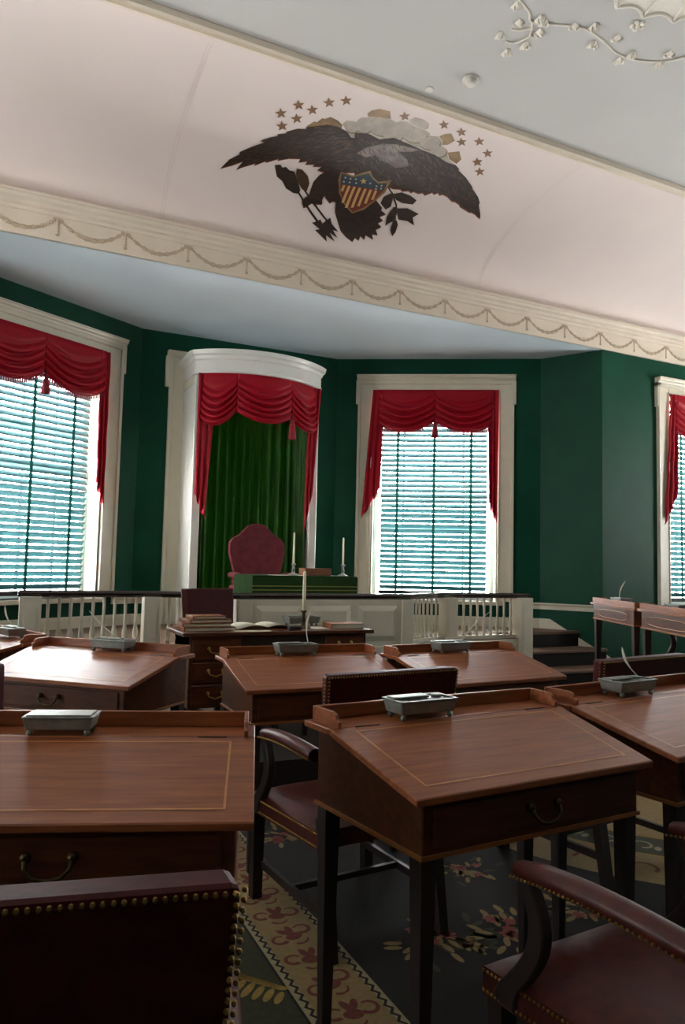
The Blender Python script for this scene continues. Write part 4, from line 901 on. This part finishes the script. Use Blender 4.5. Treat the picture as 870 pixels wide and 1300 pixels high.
 ('leaf','feather',4,[(3.204,44.68),(3.259,42.32),(3.272,38.21),(3.214,33.31),(3.185,38.06),(3.19,42.4)]),
 ('leaf','feather',4,[(3.264,37.01),(3.298,38.03),(3.332,35.75),(3.344,31.41),(3.332,28.34),(3.282,31.67)]),
 ('shield','gilt',5,[(2.549,54.29),(2.67,54.03),(2.79,58.31),(2.847,55.87),(2.92,54.37),(3.025,56.87),(3.038,50.43),(2.995,44.8),(2.936,39.3),(2.841,35.53),(2.719,39.62),(2.631,44.37),(2.567,50.37)]),
 ('shield_field','red',6,[(2.604,48.82),(2.807,49.83),(3.015,51.08),(2.976,45.34),(2.92,40.22),(2.834,36.6),(2.728,40.15),(2.641,44.7)]),
 ('shield_chief','blue',6,[(2.569,53.57),(2.679,53.23),(2.792,57.13),(2.844,55.35),(2.925,53.67),(3.004,55.02),(3.013,51.25),(2.969,50.22),(2.809,49.67),(2.606,48.65),(2.58,51.02)]),
 ('stripe','cream',7,[(2.63,48.61),(2.653,48.76),(2.659,45.65),(2.636,45.33)]),
 ('stripe','cream',7,[(2.677,48.91),(2.701,49.07),(2.717,40.1),(2.694,39.77)]),
 ('stripe','cream',7,[(2.727,49.16),(2.751,49.31),(2.772,38.0),(2.748,37.67)]),
 ('stripe','cream',7,[(2.779,49.42),(2.803,49.58),(2.825,38.87),(2.802,38.53)]),
 ('stripe','cream',7,[(2.832,49.61),(2.856,49.76),(2.877,40.45),(2.854,40.12)]),
 ('stripe','cream',7,[(2.884,49.87),(2.908,50.03),(2.927,42.7),(2.904,42.37)]),
 ('stripe','cream',7,[(2.933,50.1),(2.958,50.25),(2.972,45.47),(2.949,45.14)]),
 ('shield_star','cream',7,[(2.768,54.24),(2.789,53.46),(2.811,53.85),(2.803,52.89),(2.823,52.04),(2.797,52.23),(2.786,51.31),(2.779,52.4),(2.753,52.68),(2.774,53.16)]),
 ('shield_star','white',7,[(2.609,52.72),(2.616,52.43),(2.624,52.58),(2.621,52.22),(2.628,51.91),(2.618,51.98),(2.615,51.65),(2.612,52.04),(2.603,52.15),(2.61,52.32)]),
 ('shield_star','white',7,[(2.657,52.86),(2.664,52.58),(2.672,52.72),(2.669,52.37),(2.676,52.05),(2.667,52.12),(2.663,51.79),(2.66,52.18),(2.651,52.29),(2.659,52.46)]),
 ('shield_star','white',7,[(2.705,53.38),(2.712,53.09),(2.72,53.23),(2.717,52.88),(2.724,52.57),(2.715,52.64),(2.711,52.3),(2.708,52.7),(2.699,52.8),(2.707,52.98)]),
 ('shield_star','white',7,[(2.615,50.75),(2.623,50.46),(2.631,50.6),(2.627,50.24),(2.634,49.93),(2.625,50.0),(2.621,49.66),(2.618,50.06),(2.609,50.17),(2.617,50.34)]),
 ('shield_star','white',7,[(2.668,51.14),(2.676,50.85),(2.684,50.99),(2.681,50.64),(2.688,50.32),(2.678,50.39),(2.674,50.05),(2.672,50.45),(2.662,50.56),(2.67,50.74)]),
 ('shield_star','white',7,[(2.726,51.6),(2.734,51.31),(2.742,51.46),(2.739,51.1),(2.746,50.78),(2.736,50.86),(2.733,50.51),(2.73,50.92),(2.72,51.02),(2.728,51.2)]),
 ('shield_star','white',7,[(2.919,52.78),(2.927,52.49),(2.935,52.63),(2.932,52.27),(2.94,51.96),(2.93,52.03),(2.926,51.68),(2.923,52.09),(2.914,52.19),(2.921,52.37)]),
 ('shield_star','white',7,[(2.96,53.67),(2.968,53.38),(2.977,53.52),(2.974,53.16),(2.981,52.85),(2.971,52.92),(2.968,52.58),(2.965,52.98),(2.955,53.08),(2.963,53.26)]),
 ('shield_star','white',7,[(2.972,52.28),(2.98,51.98),(2.988,52.13),(2.985,51.77),(2.992,51.45),(2.983,51.52),(2.979,51.17),(2.976,51.58),(2.966,51.69),(2.974,51.87)]),
 ('shield_star','white',7,[(2.929,51.47),(2.937,51.17),(2.945,51.32),(2.942,50.95),(2.95,50.63),(2.94,50.71),(2.936,50.36),(2.933,50.77),(2.923,50.88),(2.931,51.06)]),
 ('shield_star','white',7,[(2.85,53.21),(2.858,52.92),(2.866,53.07),(2.863,52.71),(2.87,52.4),(2.86,52.47),(2.857,52.13),(2.854,52.53),(2.844,52.63),(2.852,52.81)]),
 ('star','gold',2,[(1.814,72.66),(1.841,71.57),(1.873,72.18),(1.86,70.77),(1.886,69.57),(1.85,69.8),(1.833,68.45),(1.825,70.01),(1.789,70.37),(1.819,71.1)]),
 ('star','gold',2,[(1.869,67.99),(1.897,66.86),(1.93,67.48),(1.917,66.04),(1.943,64.8),(1.906,65.05),(1.889,63.66),(1.88,65.27),(1.844,65.65),(1.875,66.39)]),
 ('star','gold',2,[(1.906,77.71),(1.934,76.64),(1.965,77.26),(1.954,75.86),(1.98,74.69),(1.944,74.9),(1.929,73.57),(1.919,75.1),(1.884,75.44),(1.913,76.17)]),
 ('star','gold',2,[(1.948,72.47),(1.976,71.37),(2.008,71.99),(1.996,70.56),(2.023,69.35),(1.986,69.59),(1.97,68.22),(1.96,69.8),(1.924,70.16),(1.954,70.9)]),
 ('star','gold',2,[(2.022,77.51),(2.051,76.43),(2.083,77.05),(2.071,75.64),(2.099,74.46),(2.062,74.67),(2.048,73.32),(2.037,74.87),(2.0,75.22),(2.03,75.96)]),
 ('star','gold',2,[(2.106,82.2),(2.137,81.14),(2.167,81.77),(2.157,80.36),(2.186,79.2),(2.149,79.4),(2.135,78.06),(2.123,79.59),(2.087,79.92),(2.116,80.66)]),
 ('star','gold',2,[(2.214,85.04),(2.245,83.99),(2.275,84.62),(2.266,83.21),(2.296,82.05),(2.259,82.24),(2.246,80.89),(2.233,82.42),(2.196,82.75),(2.224,83.5)]),
 ('star','gold',2,[(2.709,86.22),(2.741,85.25),(2.768,85.84),(2.763,84.54),(2.794,83.47),(2.758,83.64),(2.749,82.4),(2.733,83.81),(2.697,84.1),(2.723,84.8)]),
 ('star','gold',2,[(3.041,87.99),(3.076,87.0),(3.103,87.6),(3.1,86.27),(3.134,85.18),(3.096,85.36),(3.089,84.08),(3.07,85.52),(3.032,85.82),(3.057,86.54)]),
 ('star','gold',2,[(3.22,87.42),(3.257,86.42),(3.284,87.03),(3.282,85.68),(3.318,84.57),(3.279,84.75),(3.272,83.46),(3.251,84.92),(3.212,85.23),(3.238,85.95)]),
 ('star','gold',2,[(3.295,83.47),(3.332,82.45),(3.361,83.06),(3.358,81.7),(3.394,80.57),(3.355,80.76),(3.347,79.46),(3.327,80.94),(3.287,81.26),(3.313,81.98)]),
 ('star','gold',2,[(3.423,86.02),(3.462,84.99),(3.49,85.61),(3.488,84.24),(3.526,83.11),(3.486,83.3),(3.48,81.99),(3.457,83.47),(3.417,83.79),(3.442,84.52)]),
 ('star','gold',2,[(3.582,82.37),(3.622,81.32),(3.651,81.94),(3.649,80.55),(3.688,79.4),(3.646,79.6),(3.64,78.27),(3.617,79.78),(3.575,80.11),(3.602,80.85)]),
 ('star','gold',2,[(3.574,77.39),(3.613,76.32),(3.644,76.93),(3.641,75.53),(3.68,74.36),(3.637,74.57),(3.629,73.23),(3.607,74.77),(3.565,75.11),(3.593,75.85)]),
 ('star','gold',2,[(3.672,73.68),(3.712,72.59),(3.744,73.2),(3.74,71.78),(3.779,70.57),(3.736,70.8),(3.727,69.44),(3.705,71.01),(3.662,71.37),(3.691,72.11)]),
]

shield = None
for part, m, lay, poly in EAGLE:
    par = shield if part in ('shield_field', 'shield_chief', 'stripe', 'shield_star') and shield else eg
    o = flat(poly, .0012*lay, par, part, m)
    if part == 'shield': shield = o
# feather strokes on the wings
fe = MB()
def stroke(x, d, dx, dd, w): 
    L = hypot(dx, dd*.019); nx, nd = -dd*.019/L, dx/L/.019
    P = [(x, d), (x+dx*.5+nx*w, d+dd*.5+nd*w), (x+dx, d+dd), (x+dx*.5-nx*w, d+dd*.5-nd*w)]
    fe.add([cove(a, b, .0012*4.5) for a, b in P], [(0, 1, 2, 3)])
def inside(p, poly):
    c = False; n_ = len(poly)
    for i in range(n_):
        (x0, y0), (x1, y1) = poly[i], poly[i-1]
        if (y0 > p[1]) != (y1 > p[1]) and p[0] < (x1-x0)*(p[1]-y0)/(y1-y0)+x0: c = not c
    return c
for wi, sgn in ((0, -1), (1, 1)):
    wg = [e for e in EAGLE if e[0] == 'wing' and e[1] == 'feather'][wi][3]
    xs = [p[0] for p in wg]; ds = [p[1] for p in wg]
    for _ in range(900):
        x = random.uniform(min(xs), max(xs)); d = random.uniform(min(ds), max(ds))
        dx = sgn*random.uniform(.04, .075); dd = -random.uniform(1.0, 2.4)
        if all(inside((x+dx*t, d+dd*t), wg) for t in (-.1, .3, .6, 1.1)): stroke(x, d, dx, dd, .0045)
        if len(fe.f) > 200*(wi+1): break
o = fe.build('feather_strokes', 'e_featherlight', eg); o['kind'] = 'stuff'; o['label'] = 'fine brown feather strokes on the wings'

# stucco vine, flower and fan rosette on the flat ceiling
def cl(p, dz=0): return (p[0], p[1], ZC-dz)
VINE = [(2.725,3.44),(2.801,3.472),(2.918,3.522),(2.985,3.58),(3.113,3.537),(3.232,3.492),(3.325,3.468),(3.431,3.477),(3.567,3.507),(3.687,3.539),(3.785,3.541),(3.892,3.521),(4.04,3.463),(4.146,3.355),(4.201,3.274)]
vn = srootE('ceiling_vine', (0, 0, 0)); vn['label'] = 'stucco vine in low relief on the flat ceiling'
def smoothp(P, k=5):
    out = []
    for i in range(len(P)-1):
        p0, p1, p2, p3 = P[max(0, i-1)], P[i], P[i+1], P[min(len(P)-1, i+2)]
        for j in range(k):
            t = j/k; out.append(tuple(.5*((2*p1[a])+(-p0[a]+p2[a])*t+(2*p0[a]-5*p1[a]+4*p2[a]-p3[a])*t*t+(-p0[a]+3*p1[a]-3*p2[a]+p3[a])*t**3) for a in (0, 1)))
    return out+[P[-1]]
MB().tube([cl(p, .004) for p in smoothp(VINE)], .007, 7).build('stem', 'stucco', vn, smooth=True)
for q in ([(2.976,3.569),(3.036,3.64),(3.065,3.69),(3.121,3.67)], [(3.022,3.624),(2.967,3.676),(2.911,3.688)], [(3.065,3.69),(3.02,3.78),(2.95,3.80)]):
    MB().tube([cl(p, .004) for p in smoothp(q)], .006, 6).build('stem', 'stucco', vn, smooth=True)
LV = [(2.791,3.514),(2.896,3.753),(2.935,3.653),(3.0,3.885),(3.109,3.751),(3.111,3.658),(2.999,3.534),(3.081,3.531),(3.276,3.509),(3.36,3.426),(3.51,3.536),(3.606,3.461),(3.75,3.586),(3.823,3.486),(4.04,3.409),(4.029,3.487)]
lf = MB()
def leaf(mb, a, s=1):
    for da, L, w in ((0, .05, .02), (.9, .036, .016), (-.9, .036, .016)):
        dx, dy = cos(a+da), sin(a+da); px, py = -dy, dx
        mb.add([(0, 0, -.004), (dx*L*.5*s+px*w*s, dy*L*.5*s+py*w*s, -.006), (dx*L*s, dy*L*s, -.012), (dx*L*.5*s-px*w*s, dy*L*.5*s-py*w*s, -.006), (dx*L*.5*s, dy*L*.5*s, -.026),
                (0, 0, 0), (dx*L*.5*s+px*w*s, dy*L*.5*s+py*w*s, 0), (dx*L*s, dy*L*s, 0), (dx*L*.5*s-px*w*s, dy*L*.5*s-py*w*s, 0)],
               [(0, 1, 4), (1, 2, 4), (2, 3, 4), (3, 0, 4), (0, 5, 6, 1), (1, 6, 7, 2), (2, 7, 8, 3), (3, 8, 5, 0)])
leaf(lf, 0, 1.35); lfm = lf.mesh('leaf'); lfm.materials.append(W['stucco'])
for i, p in enumerate(LV):
    o = bpy.data.objects.new('leaf', lfm); COL.objects.link(o); o.parent = vn; o.location = cl(p); o.rotation_euler = (0, 0, i*2.1)
fl = MB()
for k in range(5): 
    a = 2*pi*k/5; fl.ball((.032*cos(a), .032*sin(a), -.004), .02, 6, 4, 1, 1, .6)
fl.ball((0, 0, -.008), .015, 6, 4); fo = fl.build('ceiling_flower', 'stucco', None, smooth=True); fo.location = cl((3.624, 3.29)); struct(fo, label='small stucco flower between vine and fan rosette')
ro = srootE('ceiling_rosette', (3.4, 2.15, ZC)); ro['label'] = 'stucco fan rosette with scalloped edge on the flat ceiling'
NS = 32; RR = 1.083; A0 = atan2(3.196-2.15, 3.584-3.4)
def edge(a):
    t = ((a-A0)/(2*pi/NS)) % 1; return RR-.055*sin(pi*t)
def rs(u, v):
    a = A0+2*pi*u; t = (u*NS) % 1; r = edge(a)*(.12+.88*v); return (r*cos(a), r*sin(a), -.004-.02*sin(pi*t)*0-.012*v)
MB().grid(lambda u, v: (edge(A0+2*pi*u)*(.1+.9*v)*cos(A0+2*pi*u), edge(A0+2*pi*u)*(.1+.9*v)*sin(A0+2*pi*u), -.004-.022*abs(sin(pi*u*NS))**.6*0-.003), NS*8, 3).build('fan_field', 'stucco', ro)
MB().tube([(edge(A0+2*pi*i/(NS*8))*cos(A0+2*pi*i/(NS*8)), edge(A0+2*pi*i/(NS*8))*sin(A0+2*pi*i/(NS*8)), -.008) for i in range(NS*8+1)], .012, 6, False).build('scalloped_rim', 'stucco', ro, smooth=True)
rb = MB().tube([(.1, 0, -.006), (RR, 0, -.006)], [.005, .01], 6).mesh('rib'); rb.materials.append(W['stucco'])
for k in range(NS):
    o = bpy.data.objects.new('rib', rb); COL.objects.link(o); o.parent = ro; o.rotation_euler = (0, 0, A0+2*pi*k/NS)
MB().lathe([(.001, -.05), (.06, -.045), (.11, -.02), (.12, 0)], (0, 0, 0), 20).build('boss', 'stucco', ro, smooth=True)
sd_ = thing('smoke_detector', 'round white smoke detector on the flat ceiling', 'detector', (2.97, 4.233, ZC))
MB().lathe([(.02, -.045), (.035, -.043), (.042, -.03), (.046, -.012)], (0, 0, 0), 18).build('dome', 'chrome', sd_, smooth=True)
MB().lathe([(.06, -.012), (.062, -.004), (.062, -.0005)], (0, 0, 0), 20).build('base', 'chrome', sd_, smooth=True)
o = MB().lathe([(.001, -.01), (.03, -.01), (.036, -.005), (.036, -.0005)], (0, 0, 0), 18).build('ceiling_cover_plate', 'chrome'); o.location = (2.756, 4.464, ZC); tag(o, 'small flat round cover plate on the ceiling near the cove moulding', 'plate')

# ================================================================== carpet
cp = thing('carpet', 'dark floral carpet with a cream scroll border strip and olive field', 'carpet')
MB().box(-3, 8, -3.5, 5.3, .0005, .004).build('field', 'carpet', cp)
z1_, z2_, z3_, z4_ = .0046, .0052, .0058, .0064
def patch(pts, z, m, name): return MB().prism(pts, .003, z).build(name, m, cp)
patch([(.935, -3), (.935, 4.4), (-3, 4.4), (-3, -3)], z1_, 'carpetolive', 'olive_field')
patch([(.945, -3), (1.225, -3), (1.225, 4.4), (.945, 4.4)], z2_, 'carpetedge', 'border_strip')
patch([(.975, -3), (1.195, -3), (1.195, 4.4), (.975, 4.4)], z3_, 'carpetcream', 'border_ground')
for x in (.967, 1.203):
    zz_ = MB(); y = .6; k = 0
    while y < 4.2:
        s = .008 if k % 2 else -.008
        zz_.add([(x-s-.006, y, z3_+.0004), (x-s+.006, y, z3_+.0004), (x+s+.006, y+.022, z3_+.0004), (x+s-.006, y+.022, z3_+.0004)], [(0, 1, 2, 3)]); y += .022; k += 1
    zo = zz_.build('zigzag_edge', 'carpet', cp); zo['kind'] = 'stuff'
def ell(mb, cx, cy, rx, ry, a=0, n=14):
    mb.add([(cx+rx*cos(t)*cos(a)-ry*sin(t)*sin(a), cy+rx*cos(t)*sin(a)+ry*sin(t)*cos(a), 0) for t in [2*pi*i/n for i in range(n)]], [tuple(range(n))])
def arcband(mb, cx, cy, r, a0, a1, w, n=12):
    v = []
    for i in range(n+1):
        a = a0+(a1-a0)*i/n; ww = w*(1-.5*i/n); v += [(cx+(r-ww)*cos(a), cy+(r-ww)*sin(a), 0), (cx+(r+ww)*cos(a), cy+(r+ww)*sin(a), 0)]
    mb.add(v, [(2*i, 2*i+1, 2*i+3, 2*i+2) for i in range(n)])
sc = MB(); ell(sc, 0, -.01, .03, .022); ell(sc, -.012, .03, .012, .028, .4); ell(sc, .012, .032, .012, .028, -.3)
arcband(sc, .05, .012, .026, -2.6, 2.2, .008); arcband(sc, -.052, .0, .024, 5.4, .6, .008); arcband(sc, .0, -.035, .028, -2.6, -.3, .006)
scm = sc.mesh('scroll_motif'); scm.materials.append(W['carpetred'])
y = .75; k = 0
while y < 4.1:
    o = bpy.data.objects.new('scroll_motif', scm); COL.objects.link(o); o.parent = cp; o.location = (1.085, y, z4_); o.rotation_euler = (0, 0, .35 if k % 2 else -.15); o.scale = (1.15, 1.15, 1); y += .172; k += 1
# gold fronds on the olive field
fd = MB()
for i in range(6):
    t = i/5; ell(fd, -.02+.10*t, .05-.16*t, .055-.02*t, .014, .5+t*.2); ell(fd, .03+.08*t, .08-.14*t, .05-.018*t, .013, -.9)
fdm = fd.mesh('gold_frond'); fdm.materials.append(W['carpetgold'])
for x, y, r in ((.80, 2.38, .2), (.83, 2.02, .5), (.70, 2.75, 1.4), (.55, 2.2, 2.5), (.62, 3.1, .3), (.80, 1.7, .9)):
    o = bpy.data.objects.new('gold_frond', fdm); COL.objects.link(o); o.parent = cp; o.location = (x, y, .0052); o.rotation_euler = (0, 0, r)
# bouquets on the dark field
def bouquet(x, y, s, seed):
    rg = random.Random(seed); lv = MB(); lo = MB(); rs_ = MB()
    for i in range(24):
        a = rg.uniform(0, 6.28); r = rg.uniform(.03, .17)*s; ell(lv, r*cos(a)*1.3, r*sin(a), .036*s, .013*s, a+rg.uniform(-.5, .5))
    for i in range(16):
        a = rg.uniform(0, 6.28); r = rg.uniform(.05, .2)*s; ell(lo, r*cos(a)*1.3, r*sin(a), .04*s, .014*s, a+rg.uniform(-.8, .8))
    for i in range(5):
        a = rg.uniform(0, 6.28); r = rg.uniform(.02, .11)*s
        for j in range(5): ell(rs_, r*cos(a)+.016*s*cos(j*1.257), r*sin(a)+.016*s*sin(j*1.257), .014*s, .010*s, j*1.257)
    for mb, m, z, nm in ((lo, 'carpetolive', .0047, 'olive_leaves'), (lv, 'carpetcream', .0053, 'cream_leaves'), (rs_, 'carpetpink', .0059, 'rose_blooms')):
        o = mb.build(nm, m, cp); o.location = (x, y, z); o['kind'] = 'stuff'
for i, (x, y, s) in enumerate(((1.60, 2.42, 1.0), (1.86, 2.36, 1.0), (2.28, 2.40, 1.0), (1.40, 3.62, .9), (1.42, 4.15, .9), (1.1, 4.75, .9), (2.05, 2.9, .8), (.95, 4.9, .8))): bouquet(x, y, s, i)
# cream medallion
MX, MY, MR = 4.0, 3.6, 1.70
ring = lambda r, n=64: [(MX+r*cos(2*pi*i/n), MY+r*sin(2*pi*i/n)) for i in range(n)]
patch(ring(MR), z1_, 'carpetcream', 'medallion_ground'); patch(ring(1.36), z2_, 'carpetgold', 'medallion_line'); patch(ring(1.34), z3_, 'carpetolive', 'medallion_band'); patch(ring(1.10), z4_, 'carpetgold', 'medallion_line'); patch(ring(1.08), z4_+.0006, 'carpetcream', 'medallion_centre')
lace = MB(); rg = random.Random(3)
for i in range(44):
    a = 2*pi*i/44; r = 1.22
    arcband(lace, MX+r*cos(a), MY+r*sin(a), .045, a, a+4.2, .010, 8); ell(lace, MX+1.25*cos(a+.06), MY+1.25*sin(a+.06), .03, .018, a)
o = lace.build('lace_scrolls', 'carpetedge', cp); o.location = (0, 0, z3_+.0004); o['kind'] = 'stuff'
sc2 = MB()
for i in range(26):
    a = 2*pi*i/26; arcband(sc2, MX+1.53*cos(a), MY+1.53*sin(a), .06, a+1, a+4.6, .011, 8)
o = sc2.build('rust_scrolls', 'carpetred', cp); o.location = (0, 0, z1_+.0004); o['kind'] = 'stuff'
